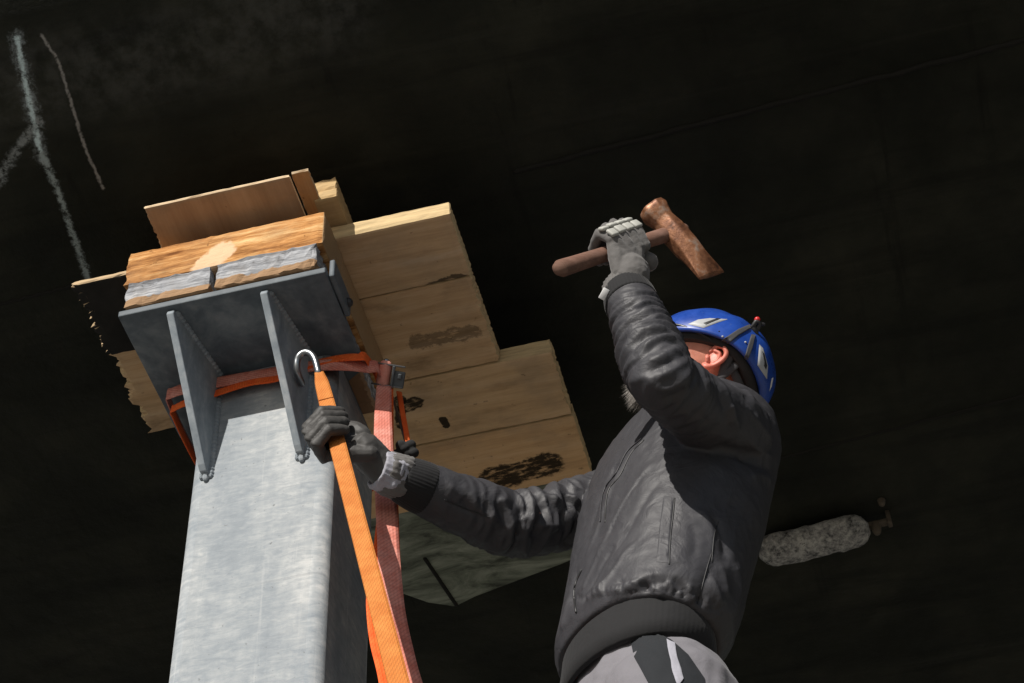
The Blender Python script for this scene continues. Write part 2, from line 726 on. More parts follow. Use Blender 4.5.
# sacrificial anode
k = Mat('corroded zinc', .85, 0, .2)
a = k.noise(k.co(), 34, 7, .75)
b = k.noise(k.co(off=(1, 2, 3)), 120, 4, .7)
f = k.math('ADD', k.math('MULTIPLY', a, .6), k.math('MULTIPLY', b, .4))
c = k.ramp(f, [(.38, (.015, .015, .013)), (.46, (.17, .17, .165)), (.58, (.42, .415, .385))])
c = k.mix(k.step(a, .64, .68), c, (.012, .012, .012))
k.color(c)
k.bump(f, .9, .012)
A, B = onhull(775, 540), onhull(849, 522)
mid = (A + B) / 2
ax = (B - A).normalized()
hn = HNL
sd_ = hn.cross(ax).normalized()
bm = bmesh.new()
L2 = (B - A).length / 2
rw = .042
stn = []
n = 22
for i in range(n + 1):
    s = -1 + 2 * i / n
    x = s * (L2 + rw * .95)
    e = max(0, abs(x) - L2)
    stn.append((x, math.sqrt(max(rw * rw - e * e, 1e-6))))
rings = []
for x, r in stn:
    rg = []
    for j in range(20):
        t = 2 * math.pi * j / 20
        p = mid + ax * x + sd_ * (math.cos(t) * r) - hn * (.030 + math.sin(t) * r * .72)
        d = mn.noise(p * 40) * .0035 + mn.noise(p * 110) * .0018
        rg.append(bm.verts.new(p + (sd_ * math.cos(t) - hn * math.sin(t)) * d))
    rings.append(rg)
for r0, r1 in zip(rings, rings[1:]):
    for j in range(20):
        bm.faces.new((r0[j], r0[(j + 1) % 20], r1[(j + 1) % 20], r1[j]))
bm.faces.new(rings[0][::-1])
bm.faces.new(rings[-1])
an = col_obj('zinc_anode', bm, k, hull, True, label='corroded pale zinc anode bar fixed under the hull')
M_RUST = mat_plain('rusty steel', (.075, .06, .042), .8, .2, .5, 90, .5)
Rm = Matrix((ax, sd_, hn)).transposed().to_4x4()
for s, ln in ((1, .052), (-1, .03)):
    bm = bmesh.new()
    c0 = mid + ax * (s * (L2 + rw + ln / 2 - .006))
    add_box(bm, (-ln / 2, -.008, -.005), (ln / 2, .008, .005), .002, M=Matrix.Translation(c0 - hn * .026) @ Rm)
    if s > 0:
        add_box(bm, (ln / 2 - .008, -.010, -.010), (ln / 2 + .001, .010, .026), .002, M=Matrix.Translation(c0 - hn * .026) @ Rm)
        add_tube(bm, [c0 - ax * .008 - hn * .028, c0 - ax * .008 - hn * .048], [.012, .009], 8)
    col_obj('mounting_lug', bm, M_RUST, an, True)
bm = bmesh.new()
p = onhull(881, 500)
add_tube(bm, [Vector((p.x, p.y, hz(p.y) - .001)), Vector((p.x, p.y, hz(p.y) - .012))], [.009, .007], 10)
col_obj('stud', bm, M_RUST, hull, True, label='short rusty stud beside the anode')

# ------------------------------------------------------------------ steel support post
ZG = -C0.z                                  # the ground in column coordinates
post = col_empty('support_post', (0, 0, ZG), label='square galvanised steel support post with gussets under its head plate', cat='post')
bm = bmesh.new()
h, r = .125, .024
prof = []
for cx, cy, a0 in ((h - r, h - r, 0), (-h + r, h - r, 90), (-h + r, -h + r, 180), (h - r, -h + r, 270)):
    for i in range(10):
        t = math.radians(a0 + 10 * i)
        prof.append((cx - .005 + r * math.cos(t), cy + r * math.sin(t)))
add_prism(bm, prof, 'z', ZG + .02, -.001)
for f in bm.faces:
    f.smooth = len(f.verts) == 4 and f.calc_area() < .05
o = col_obj('column', bm, M_STEEL, post)
bm = bmesh.new()
add_box(bm, (-.24, -.24, ZG + .0), (.24, .24, ZG + .02), .003)
col_obj('base_plate', bm, M_PLATE, post)
PX0, PX1, PY0, PY1 = -.217, .158, -.306, .06
bm = bmesh.new()
add_prism(bm, [(PX0, PY0), (PX1, PY0), (PX1, -.075), (.118, -.05), (.118, .12), (-.118, .12), (-.15, .10), (PX0, .0)], 'z', 0, .014, .0022)
col_obj('head_plate', bm, M_PLATE, post)
M_GUS = mat_gusset()


def gusset(M):
    bm = bmesh.new()
    pr = [(-.122, -.001), (-.296, -.001), (-.299, -.012), (-.147, -.238), (-.139, -.247), (-.122, -.247)]
    add_prism(bm, pr, 'x', -.0065, .0065, .0016)
    # weld fillets
    for sx in (-1, 1):
        wp = [Vector((.0065 * sx, -.126, -.015 - .003 * i)) for i in range(79)]
        add_tube(bm, wp, [.0058 + .0009 * math.sin(i * 2.1) + .0008 * mn.noise(Vector((i * .4, sx, 0))) for i in range(79)], 8)
    add_tube(bm, [(0, -.129, -.246), (0, -.128, -.256)], [.0065, .005], 8)
    for sx in (-1, 1):
        wp = [Vector((.0065 * sx, -.13 - .003 * i, -.0012)) for i in range(53)]
        add_tube(bm, wp, [.0055 + .0009 * math.sin(i * 2.1) + .0008 * mn.noise(Vector((i * .4, sx, 5))) for i in range(53)], 8)
    bm.transform(M)
    col_obj('gusset', bm, M_GUS, post)


for gx in (-.098, .071):
    S = Matrix.Identity(4)
    S[0][1] = .145                            # welded a little askew
    gusset(Matrix.Translation((gx - .02 + .0165, 0, 0)) @ Matrix.Translation((.0215, 0, 0)) @ S)
# lug with a hole at the right end of the plate
bm = bmesh.new()
add_box(bm, (PX1 + .001, -.292, .004), (PX1 + .011, -.195, .048), .003)
lug = col_obj('lug_plate', bm, M_PLATE, post)
bm = bmesh.new()
add_tube(bm, [(PX1 + .008, -.212, .022), (PX1 + .0125, -.212, .022)], .009, 12)
col_obj('bolt_hole', bm, M_BLACKRUB, post)


# ------------------------------------------------------------------ timbers
def plank(name, x0, x1, y0, y1, z0, z1, mat, jl=.004, jr=.004, jf=.002, seed=0, step=.0055, zs=4, skew=0., tilt=None, **kw):
    """sawn board with chipped, splintered ends; jl / jr / jf = how rough the left, right and front edges are"""
    bm = bmesh.new()
    nx = max(2, int((x1 - x0) / .011))
    ny = max(2, int((y1 - y0) / step))
    nz = zs
    V = {}

    def pos(i, j, q):
        x = x0 + (x1 - x0) * i / nx
        y = y0 + (y1 - y0) * j / ny
        z = z0 + (z1 - z0) * q / nz
        P = Vector((x, y, z))
        s = Vector((seed * 3.1, seed * 1.3, seed * 7.7))
        rag = lambda amp, u: amp * (.55 * mn.noise(Vector((u * 31, z * 160, 0)) + s) + .9 * mn.noise(Vector((u * 150, z * 420, 4)) + s) + .6 * mn.noise(Vector((u * 380, z * 300, 2)) + s)
                                    + 1.3 * max(0, mn.noise(Vector((u * 22, z * 60, 9)) + s)))
        if i == 0:
            P.x += rag(jl, y)
        if i == nx:
            P.x -= abs(rag(jr, y))
        if j == 0:
            P.y += rag(jf, x * .5)
        P.z += mn.noise(Vector((x * 6, y * 6, seed))) * .0012
        P.x += skew * (y - y0)
        # worn arrises
        ex = (i in (0, nx)) + (j in (0, ny)) + (q in (0, nz))
        if ex >= 2:
            cc = Vector(((x0 + x1) / 2, (y0 + y1) / 2, (z0 + z1) / 2))
            dlt = Vector((math.copysign(1, x - cc.x) * (i in (0, nx)), math.copysign(1, y - cc.y) * (j in (0, ny)), math.copysign(1, z - cc.z) * (q in (0, nz))))
            P -= dlt * (0.0013 + .0012 * max(0, mn.noise(P * 60 + s)))
        return P

    def vert(i, j, q):
        if (i, j, q) not in V:
            V[(i, j, q)] = bm.verts.new(pos(i, j, q))
        return V[(i, j, q)]
    for i in range(nx):
        for j in range(ny):
            for q in (0, nz):
                bm.faces.new([vert(i, j, q), vert(i + 1, j, q), vert(i + 1, j + 1, q), vert(i, j + 1, q)])
    for i in range(nx):
        for q in range(nz):
            for j in (0, ny):
                bm.faces.new([vert(i, j, q), vert(i + 1, j, q), vert(i + 1, j, q + 1), vert(i, j, q + 1)])
    for j in range(ny):
        for q in range(nz):
            for i in (0, nx):
                bm.faces.new([vert(i, j, q), vert(i, j + 1, q), vert(i, j + 1, q + 1), vert(i, j, q + 1)])
    if tilt is not None:
        bm.transform(tilt)
    o = col_obj(name, bm, mat, **kw)
    return o


WB, WD, WP = (.34, .215, .115), (.21, .125, .06), (.44, .30, .17)
# weathered grey packing boards on the plate: two short ends butted together
M_GREYW = mat_wood('weathered grey board', (.40, .40, .41), (.16, .15, .14), (.58, .58, .60), 2.3, 'x', .35)


def greypatch(k, c):
    # torn underside layer showing fresh brown wood along the lower edge
    sp = k.n('SeparateXYZ')
    k.t.links.new(k.tc.outputs['Object'], sp.inputs[0])
    e = k.math('SUBTRACT', sp.outputs[2], k.math('MULTIPLY', k.noise(k.co((9, 3, 1), off=(1, 5, 0)), 2.2, 4, .6), .040))
    return k.mix(k.step(e, .000, -.003), c, (.30, .19, .11))


M_GREYW = mat_wood('weathered grey board', (.25, .26, .28), (.08, .08, .085), (.46, .47, .49), 2.3, 'x', .35, greypatch, 1.6, con=.13)
ck = M_GREYW.vor(M_GREYW.co((30, 60, 110)), 1., 'DISTANCE_TO_EDGE')
M_GREYW.bump(M_GREYW.step(ck, 0, .2), .3, .0015)
plank('packing_board', -.207, -.049, -.312, .05, .0155, .078, M_GREYW, .004, .004, .003, 1,
      label='grey weathered packing board, left one of two under the orange timber block', cat='timber', group='packing boards on the head plate')
plank('packing_board', -.041, .143, -.314, .05, .0155, .078, M_GREYW, .003, .006, .004, 2,
      label='grey weathered packing board, right one of two under the orange timber block', cat='timber', group='packing boards on the head plate')


def blockx(k, c):
    # one pale fresh chip in the rough orange end face
    p = k.vm('ADD', k.tc.outputs['Object'], k.vm('SCALE', k.vm('SUBTRACT', k.noise(k.co(), 40, 4, .7, out=1), (.5, .5, .5)), .03))
    f = k.math('MINIMUM', k.segdist(p, CH[0], CH[1]), k.segdist(p, CH[1], CH[2]))
    c = k.mix(k.step(f, .028, .020), c, (.62, .43, .27))
    sp = k.n('SeparateXYZ')
    k.t.links.new(k.tc.outputs['Object'], sp.inputs[0])
    return k.mix(k.step(sp.outputs[0], .1795, .1825), c, (.30, .20, .11))


BLK = (-.216, .152, -.309, .06, .0795, .168)
bc = Vector(((BLK[0] + BLK[1]) / 2, (BLK[2] + BLK[3]) / 2, BLK[4]))


def blk(px, py):
    r = ray(px, py)
    n = eY
    P = EYE + r * (((MCOL @ Vector((0, BLK[2], 0))) - EYE).dot(n) / r.dot(n))
    return (MINV @ P) - bc


CH = [blk(222, 250), blk(214, 258), blk(204, 266)]
M_BLOCK = mat_wood('rough orange timber', (.46, .22, .075), (.15, .055, .016), (.66, .45, .22), 5.1, 'x', .35, blockx, 1.3, con=.14)
M_BLOCK.bump(M_BLOCK.noise(M_BLOCK.co((2.5, 9, 9)), 9, 6, .7, .2), .5, .006)
plank('timber_block', *BLK, M_BLOCK, .006, .001, .0012, 3, zs=6,
      label='thick rough orange timber block with a pale chip on its face, above the grey boards', cat='timber')

# layer of broad planks on the block
Z0, Z1 = .169, .206


def on(px, py, z=Z0):
    return onz(px, py, z)


def scorch(rects, dots=()):
    def f(k, c):
        for (a, b, wd, soft, amt) in rects:
            p = k.vm('ADD', k.tc.outputs['Object'], k.vm('SCALE', k.vm('SUBTRACT', k.noise(k.co(), 28, 5, .75, out=1), (.5, .5, .5)), soft))
            d = k.segdist(p, a, b)
            n = k.noise(k.co((3, 9, 9)), 9, 5, .75)
            c = k.mix(k.math('MULTIPLY', k.math('MULTIPLY', k.step(d, wd, wd * .75), k.step(n, .32, .5)), amt), c, (.012, .010, .007))
        return c
    return f


yA, yB, yC, yD = -.243, -.092, .127, .300
YE = .475
xr1, xr2 = .363, .462


def cen(x0, x1, y0, y1):
    # origin used by col_obj is the vertex mean: nearly the centre, at the lowest z
    return Vector(((x0 + x1) / 2, (y0 + y1) / 2, Z0))


c1, c2, c3, c4 = cen(-.325, xr1, yA, yB), cen(-.338, xr1, yB, yC), cen(-.12, xr2, yC, yD), cen(-.12, xr2, yD, YE)


def L(px, py, c):
    return on(px, py) - c


M_P1 = mat_wood('plank wood pale', (.58, .395, .225), (.41, .265, .14), (.70, .53, .36), 1.2, 'x', .35, edge=(.60, .45, .25), extra=
                scorch([(L(430, 286, c1), L(462, 277, c1), .010, .03, .8)]))
M_P2 = mat_wood('plank wood stained', (.56, .37, .205), (.38, .24, .12), (.68, .50, .32), 3.7, 'x', .55, edge=(.58, .43, .24), extra=
                scorch([(L(420, 343, c2), L(470, 333, c2), .022, .05, .55)]))
M_P3 = mat_wood('plank wood brown', (.58, .39, .215), (.41, .265, .135), (.68, .49, .31), 6.4, 'x', .35, edge=(.58, .43, .24), extra=
                scorch([(L(404, 408, c3), L(416, 403, c3), .018, .03, .95), (L(443, 420, c3), L(446, 426, c3), .009, .015, .95), (L(400, 400, c3), L(401, 425, c3), .012, .02, .95)]))
M_P4 = mat_wood('plank wood scorched', (.60, .385, .20), (.42, .255, .125), (.69, .48, .29), 8.9, 'x', .3, edge=(.58, .43, .24), extra=
                scorch([(L(492, 480, c4), L(548, 464, c4), .036, .045, .95)]))
GRP = 'broad planks laid across the timber block'
plank('plank', -.325, xr1, yA, yB - .0012, Z0, Z1, M_P1, .009, .0035, .0008, 11, skew=.0,
      label='broad pale plank at the front of the row, its front edge sunlit', cat='timber', group=GRP)
plank('plank', -.338, xr1 - .001, yB, yC - .0012, Z0 + .0015, Z1 + .001, M_P2, .014, .006, .001, 12, step=.005,
      label='broad stained plank second from the front, splintered left end sticking out', cat='timber', group=GRP)
plank('plank', -.12, xr2, yC, yD - .001, Z0 + .0005, Z1 + .002, M_P3, .004, .006, .0008, 13,
      label='broad brown plank third from the front, reaching further right than the front two', cat='timber', group=GRP)
plank('plank', -.12, xr2 + .002, yD, YE, Z0 - .001, Z1, M_P4, .004, .004, .001, 14,
      label='rearmost broad plank with a black scorched patch on its underside', cat='timber', group=GRP)
# black film-faced board poking out at the left, under the front plank's end
kf = Mat('black film faced ply', .7, 0, .08)
sp = kf.n('SeparateXYZ')
kf.t.links.new(kf.tc.outputs['Normal'], sp.inputs[0])
kf.color(kf.mix(kf.step(kf.math('ABSOLUTE', sp.outputs[2]), .75, .45), kf.ramp(kf.noise(kf.co(), 9, 5, .7), [(.3, (.012, .012, .011)), (.7, (.03, .028, .025))]), (.45, .33, .20)))
kf.bump(kf.noise(kf.co(), 30, 4, .6), .2, .003)
plank('black_ply_sheet', -.322, -.213, -.292, -.115, .1325, .146, kf, .013, .001, .001, 21, zs=3, step=.004,
      label='black faced plywood offcut with a frayed left edge, left of the orange block', cat='plywood')

# top layer: ply sheet and small blocks overhanging the block towards the viewer
ZT = .2085
M_PLY = mat_wood('brown plywood', (.38, .235, .135), (.26, .15, .085), (.47, .31, .19), 4.4, 'y', .45, None, .5, edge=(.72, .55, .36))
a0, a1 = onz(144, 210, ZT), onz(289, 175, ZT)
plank('plywood_sheet', a0.x, a1.x, (a0.y + a1.y) / 2, -.10, ZT, ZT + .009, M_PLY, .004, .0005, .0002, 31, zs=2,
      label='thin brown plywood sheet overhanging the orange block, uppermost on the left', cat='plywood')
M_PLY2 = mat_wood('orange brown plywood', (.44, .22, .085), (.24, .11, .04), (.52, .30, .14), 9.4, 'y', .6, edge=(.5, .38, .25))
b1 = onz(309, 171, ZT + .003)
plank('plywood_offcut', a1.x + .002, b1.x, b1.y - .002, -.12, ZT + .003, ZT + .012, M_PLY2, .001, .002, .001, 32, zs=2,
      label='narrow orange brown plywood offcut with dark stains between the sheet and the small blocks', cat='plywood')
M_SM = mat_wood('fresh pale timber', (.50, .34, .16), (.36, .22, .09), (.62, .46, .25), 7.1, 'x', .1)
p = onz(314, 200.5, ZT)
q = onz(337, 196, ZT)
yy = (p.y + q.y) / 2
plank('small_timber', p.x - .002, q.x, yy, -.14, ZT, ZT + .026, M_SM, .001, .001, .001, 41,
      label='short timber piece with a pale grey front, lower of two beside the plywood', cat='timber', group='short timber pieces on the planks')
plank('small_timber', p.x - .012, q.x - .003, yy + .002, -.14, ZT + .0275, ZT + .060, M_SM, .002, .002, .003, 42,
      label='short fresh yellow timber piece, upper of two beside the plywood', cat='timber', group='short timber pieces on the planks')

# ------------------------------------------------------------------ lashing straps


def ony(px, py, yl):
    r = ray(px, py)
    P0 = MCOL @ Vector((0, yl, 0))
    return MINV @ (EYE + r * ((P0 - EYE).dot(eY) / r.dot(eY)))


def in_col(ob_pts):
    return [MCOL @ Vector(p) for p in ob_pts]


UPV = Vector((0, 0, 1))


def strap(name, pts, wd, width, th, mat, n=10, closed=False, **kw):
    o = ribbon(name, in_col(pts), [MCOL.to_3x3() @ Vector(d) for d in wd], width, th, mat, None, n, closed)
    c = Vector(o.data.vertices[0].co)
    o.data.transform(Matrix.Translation(-c))
    o.location = c
    return tag(o, **kw)


f1, f2, f3 = ony(216, 383, -.138).z, ony(278, 372, -.138).z, -.046
ring = [(-.194, .06, -.02), (-.194, -.105, -.022), (-.176, -.134, -.026), (-.096, -.1385, f1), (.019, -.1385, f2), (.09, -.1385, -.040),
        (.135, -.134, -.047), (.172, -.112, -.040), (.190, -.085, -.028), (.165, .02, -.03), (.13, .15, -.03), (0, .17, -.03), (-.14, .15, -.02)]
strap('ring_strap', ring, [UPV] * len(ring), .027, .003, M_RED, 8, True,
      label='faded red webbing sling wrapped round the top of the post, upper of two turns', cat='strap', group='red webbing turns round the post')
ring2 = [(-.180, .06, -.056), (-.180, -.105, -.064), (-.166, -.134, -.066), (-.087, -.1400, -.058), (-.03, -.1405, -.050), (.022, -.1400, -.053), (.08, -.138, -.035),
         (.125, -.136, -.030), (.163, -.135, -.036), (.176, -.115, -.026), (.168, -.02, .0), (.13, .15, -.05), (0, .172, -.05), (-.14, .152, -.05)]
strap('ring_strap', ring2, [(0, .2, 1)] * len(ring2), .022, .003, M_RED2, 8, True,
      label='bright orange red webbing turn under the faded one round the post', cat='strap', group='red webbing turns round the post')

# hook over the sling, beside the right gusset
hp = [ony(x, y, -.158 - d) for x, y, d in ((302, 384, .012), (297, 371, .045), (297.5, 359, .055), (303, 353, .058), (310, 353.5, .058), (315, 360, .056), (318.5, 373, .050))]
bm = bmesh.new()
add_tube(bm, catmull(hp, 7), .0060, 12)
hook = col_obj('strap_hook', bm, M_HOOK, None, True, label='bright steel wire hook over the red sling, holding the long orange strap', cat='hook')

# long orange strap from the hook down to the dock floor
S0 = MCOL @ ony(319, 372, -.206)
S1 = at(399.5, 686, 1.86)
SD = (S1 - S0).normalized()


def on_strap(px, py):
    """point of the straight orange strap nearest to the view ray of a pixel"""
    r = ray(px, py)
    w0 = S0 - EYE
    a, b, c, d, e = 1, SD.dot(r), 1, SD.dot(w0), r.dot(w0)
    return S0 + SD * ((b * e - c * d) / (a * c - b * b))


SEND = S0 + SD * ((.06 - S0.z) / SD.z)
vdir = (S0 - EYE).normalized()
wdir = SD.cross(vdir).normalized()
seq = [0, .02, .05, .10, .2, .35, .6, .9, 1.4, 2.2, (SEND - S0).length]
pts = [S0 + SD * t for t in seq]
wds = [wdir + vdir * .5, wdir + vdir * .35, wdir + vdir * .15] + [wdir + vdir * (.05 * math.sin(i)) for i in range(len(seq) - 3)]
o = ribbon('tension_strap', pts, wds, [.015, .018, .023, .025] + [.0262] * (len(seq) - 4), .0032, M_ORANGE, None, 10)
c = S0.copy()
o.data.transform(Matrix.Translation(-c))
o.location = c
lp = ribbon('sewn_loop', [S0 + SD * t - vdir * .0042 - c for t in (.0, .02, .05, .10, .125)], wds[:5], [.013, .016, .022, .0245, .025], .0028, M_ORANGE, o, 8)
tag(o, 'long bright orange webbing strap running from the hook through the gloved hand', 'strap')
bm = bmesh.new()
add_tube(bm, [SEND + Vector((math.cos(t) * .05, 0, math.sin(t) * .05 - .03)) for t in [i * math.pi / 12 for i in range(24)]], .008, 10, closed=True)
add_box(bm, (SEND.x - .1, SEND.y - .08, .001), (SEND.x + .1, SEND.y + .08, .014), .003)
me = bm_mesh(bm)
me.transform(Matrix.Translation(-Vector((SEND.x, SEND.y, 0))))
o = link('floor_anchor', me, M_IRON)
o.location = (SEND.x, SEND.y, 0)
tag(o, 'iron ring on a floor plate where the orange strap ends', 'anchor')

# ratchet buckle at the right of the post
RC = ony(387, 375, -.075)
rat = col_empty('ratchet_buckle', RC, label='dark ratchet buckle on the red webbing right of the post', cat='buckle')
vx = (MINV.to_3x3() @ cR)
vy = (MINV.to_3x3() @ cU)
vz = -(MINV.to_3x3() @ cF)
RM = Matrix((vx, vy, vz)).transposed().to_4x4()
RM.translation = RC
RM = RM @ Matrix.Rotation(math.radians(-9), 4, 'Z')
u = .00168                                            # metres per pixel here
bm = bmesh.new()
for sy in (-1, 1):
    add_prism(bm, [(-15 * u, -.008), (9 * u, -.010), (18 * u, -.004), (18 * u, .010), (-6 * u, .012), (-15 * u, .004)], 'y', sy * .0185 - .0015, sy * .0185 + .0015, .0008)
bm.transform(Matrix.Rotation(0, 4, 'X'))
bm.transform(RM)
col_obj('frame', bm, M_IRON, rat)
bm = bmesh.new()
add_tube(bm, [(0, -.024, 0), (0, .024, 0)], .006, 12)
bm.transform(RM @ Matrix.Translation((-3 * u, 0, 0)))
col_obj('axle', bm, M_HOOK, rat, True)
bm = bmesh.new()
add_tube(bm, [(0, -.0165, 0), (0, -.0164, 0), (0, .0164, 0), (0, .0165, 0)], .012, 16)
bm.transform(RM @ Matrix.Translation((-3 * u, 0, .001)))
col_obj('webbing_roll', bm, M_RED, rat, True)
bm = bmesh.new()
add_box(bm, (6 * u, -.020, -.006), (19 * u, .010, .006), .002)
add_box(bm, (5 * u, -.021, .004), (8 * u, .018, .014), .0015)
add_box(bm, (12 * u, -.004, .006), (16 * u, .006, .016), .002)
bm.transform(RM)
col_obj('handle', bm, mat_plain('worn painted steel', (.10, .11, .12), .4, .5), rat)


def hang(name, pix, wds, width, mat, label, grp=None, th=.003):
    """loose webbing through image points with depth (px, py, world y)"""
    pts = [at(*q) for q in pix]
    dirs = [cR * a + cF * b for a, b in wds]
    o = ribbon(name, pts, dirs, width, th, mat, None, 12)
    c = pts[0].copy()
    o.data.transform(Matrix.Translation(-c))
    o.location = c
    return tag(o, label, 'strap', grp)


yr = (MCOL @ RC).y
G = 'loose webbing ends right of the post'
hang('loose_strap', [(384, 386, yr), (383, 420, yr - .02), (384, 460, yr - .05), (386, 500, yr - .09), (388, 540, yr - .13), (390, 575, yr - .16), (394, 610, yr - .2), (405, 665, yr - .25), (425, 740, yr - .32), (432, 850, yr - .4)],
     [(1, .3), (1, .1), (1, .5), (1, .05), (1, .7), (1, .15), (.8, .8), (.9, .4), (1, .2), (1, .1)], [.026, .030, .033, .034, .034, .034, .034, .034, .034, .034], M_RED,
     'long faded pink webbing end hanging below the ratchet, twisted', G)
hang('loose_strap', [(391, 470, yr - .03), (391.5, 500, yr - .06), (392, 530, yr - .09), (394, 570, yr - .12), (398, 620, yr - .17), (412, 690, yr - .23), (430, 800, yr - .3)],
     [(1, .2), (1, .5), (1, .2), (1, .8), (1, .4), (1, .1), (1, .1)], .022, M_RED2,
     'orange red webbing end showing just behind the faded pink one', G)
hang('loose_strap', [(386, 388, yr + .012), (386, 440, yr - .01), (386, 500, yr - .05), (382, 545, yr - .08), (375, 592, yr - .10), (375, 615, yr - .11), (379, 645, yr - .13), (389, 690, yr - .17), (402, 800, yr - .27)],
     [(1, .2), (1, .3), (1, .5), (1, .6), (1, .8), (1, .7), (1, .5), (1, .6), (1, .3)], .026, M_RED2, 'dark orange webbing end low beside the post, behind the long orange strap', G)
hang('loose_strap', [(399, 392, yr + .05), (403, 415, yr + .04), (407, 438, yr + .03), (410, 468, yr + .02), (412, 500, yr)],
     [(1, .8), (1, 1), (1, .8), (1, .6), (1, .6)], .010, M_RED2, 'narrow red webbing tail right of the faded strap, above the gloved wrist', G)
# thin wire and black knob by the glove
bm = bmesh.new()
wp = [at(*q) for q in ((391, 392, yr + .06), (398, 415, yr + .05), (405, 440, yr + .03), (411, 462, yr + .02), (413, 490, yr))]
add_tube(bm, catmull([p - wp[0] for p in wp], 6), .0022, 8)
o = link('wire', bm_mesh(bm), M_IRON, None, True)
o.location = wp[0]
tag(o, 'thin steel wire hanging beside the narrow red webbing tail', 'wire')
bm = bmesh.new()
kp = at(404, 449, yr + .0)
for i in range(7):
    t = i / 6
    bmesh.ops.create_icosphere(bm, subdivisions=2, radius=.006 + .004 * random.random(), matrix=Matrix.Translation(cR * ((t - .5) * .034) + cU * (random.uniform(-.010, .010)) + cF * random.uniform(-.006, .006)))
me = remesh(bm, .0022, 1)
o = link('cord_knot', me, mat_plain('black cord', (.012, .012, .012), .95, 0, .4), None, True)
o.location = kp
tag(o, 'black knotted cord above the gloved wrist', 'cord')

# ------------------------------------------------------------------ scaffold under the worker (below the frame)
DECK = 2.42
M_TUBE = mat_plain('scaffold tube', (.33, .34, .35), .45, .5)
M_DECK = mat_wood('scaffold boards', (.36, .27, .17), (.22, .16, .10), (.46, .36, .24), 12.1, 'x', .3)
scf = empty('scaffold', (.62, 2.45, 0), label='plain tube scaffold with a board deck that carries the worker', cat='scaffold')
o0 = scf.location
for i in range(4):
    bm = bmesh.new()
    add_box(bm, (-.52, -.56 + .285 * i, DECK - .04), (.72, -.56 + .285 * i + .275, DECK), .004)
    link('deck_board', bm_mesh(bm), M_DECK, scf)
for x in (-.48, .68):
    for y in (-.54, .54):
        bm = bmesh.new()
        add_tube(bm, [(x, y, .02), (x, y, DECK - .041)], .024, 12)
        add_box(bm, (x - .07, y - .07, .001), (x + .07, y + .07, .012), .002)
        link('standard', bm_mesh(bm), M_TUBE, scf)
for z in (.5, DECK - .075):
    for a, b in (((-.48, -.54), (.68, -.54)), ((-.48, .54), (.68, .54)), ((-.48, -.54), (-.48, .54)), ((.68, -.54), (.68, .54))):
        bm = bmesh.new()
        add_tube(bm, [(*a, z), (*b, z)], .022, 10)
        link('ledger', bm_mesh(bm), M_TUBE, scf, True)

# ------------------------------------------------------------------ the worker
FRT = Vector((-.82, -.57, 0)).normalized()            # the way he faces
RGT = Vector((FRT.y, -FRT.x, 0))                      # towards his right arm
hipc = at(636, 712, 2.24)
shc = at(690, 432, 2.29)
person = empty('person', (hipc.x, hipc.y, DECK), label='worker in grey jacket and blue helmet swinging a hammer and gripping the orange strap', cat='person')
PO = person.location.copy()


def pobj(name, me, mat, parent=None, smooth=True, **kw):
    """world-drawn mesh -> child of the worker"""
    me.transform(Matrix.Translation(-PO))
    o = link(name, me, mat, parent or person, smooth)
    return tag(o, **kw)


SL, EL, WL = at(731, 430, 2.14), at(661, 378, 1.955), at(627, 292, 1.975)     # left arm: shoulder, elbow, wrist
SR, ER, WR = at(612, 502, 2.40), at(511, 526, 2.31), at(390, 474, 2.185)     # right arm
print('left arm', (SL - EL).length, (EL - WL).length, 'right', (SR - ER).length, (ER - WR).length, 'shoulders', (SL - SR).length, 'torso', (shc - hipc).length)
HC = at(706, 367, 2.36)                                                      # middle of the skull
hf = Vector((-.76, -.46, .45)).normalized()                                  # the way the face points
hf = Vector((-.806, -.44, .395)).normalized()
hu = Vector((.562, -.33, .745))                                              # crown, tilted over to his left
hu = (hu - hf * hu.dot(hf)).normalized()
hl = hu.cross(hf).normalized()
_h = Matrix.Rotation(math.radians(-7), 3, hu)
hf, hl = _h @ hf, _h @ hl                                              # his left
print('head', HC, hf, hl, hu)


def hd(f, l, u):
    return HC + hf * f + hl * l + hu * u


def loft(bm, secs, seg=36, axes=(None, None)):
    """closed tube through elliptical sections (centre, half width, half depth, right axis, front axis)"""
    rings = []
    for c, a, b, rx, fx in secs:
        rings.append([bm.verts.new(c + rx * (a * math.copysign(abs(math.cos(t)) ** .9, math.cos(t))) + fx * (b * math.copysign(abs(math.sin(t)) ** .9, math.sin(t))))
                      for t in [2 * math.pi * j / seg for j in range(seg)]])
    for r0, r1 in zip(rings, rings[1:]):
        for j in range(seg):
            bm.faces.new((r0[j], r0[(j + 1) % seg], r1[(j + 1) % seg], r1[j]))
    bm.faces.new(rings[0][::-1])
    bm.faces.new(rings[-1])
    return rings


def mesh_np(me):
    n = len(me.vertices)
    co = np.empty(n * 3)
    no = np.empty(n * 3)
    me.vertices.foreach_get('co', co)
    me.vertex_normals.foreach_get('vector', no)
    return co.reshape(-1, 3), no.reshape(-1, 3)


def bvh_of(me):
    return BVHTree.FromPolygons([v.co for v in me.vertices], [p.vertices for p in me.polygons])


def cast(bv, px, py):
    h = bv.ray_cast(EYE, ray(px, py))
    return h[0]


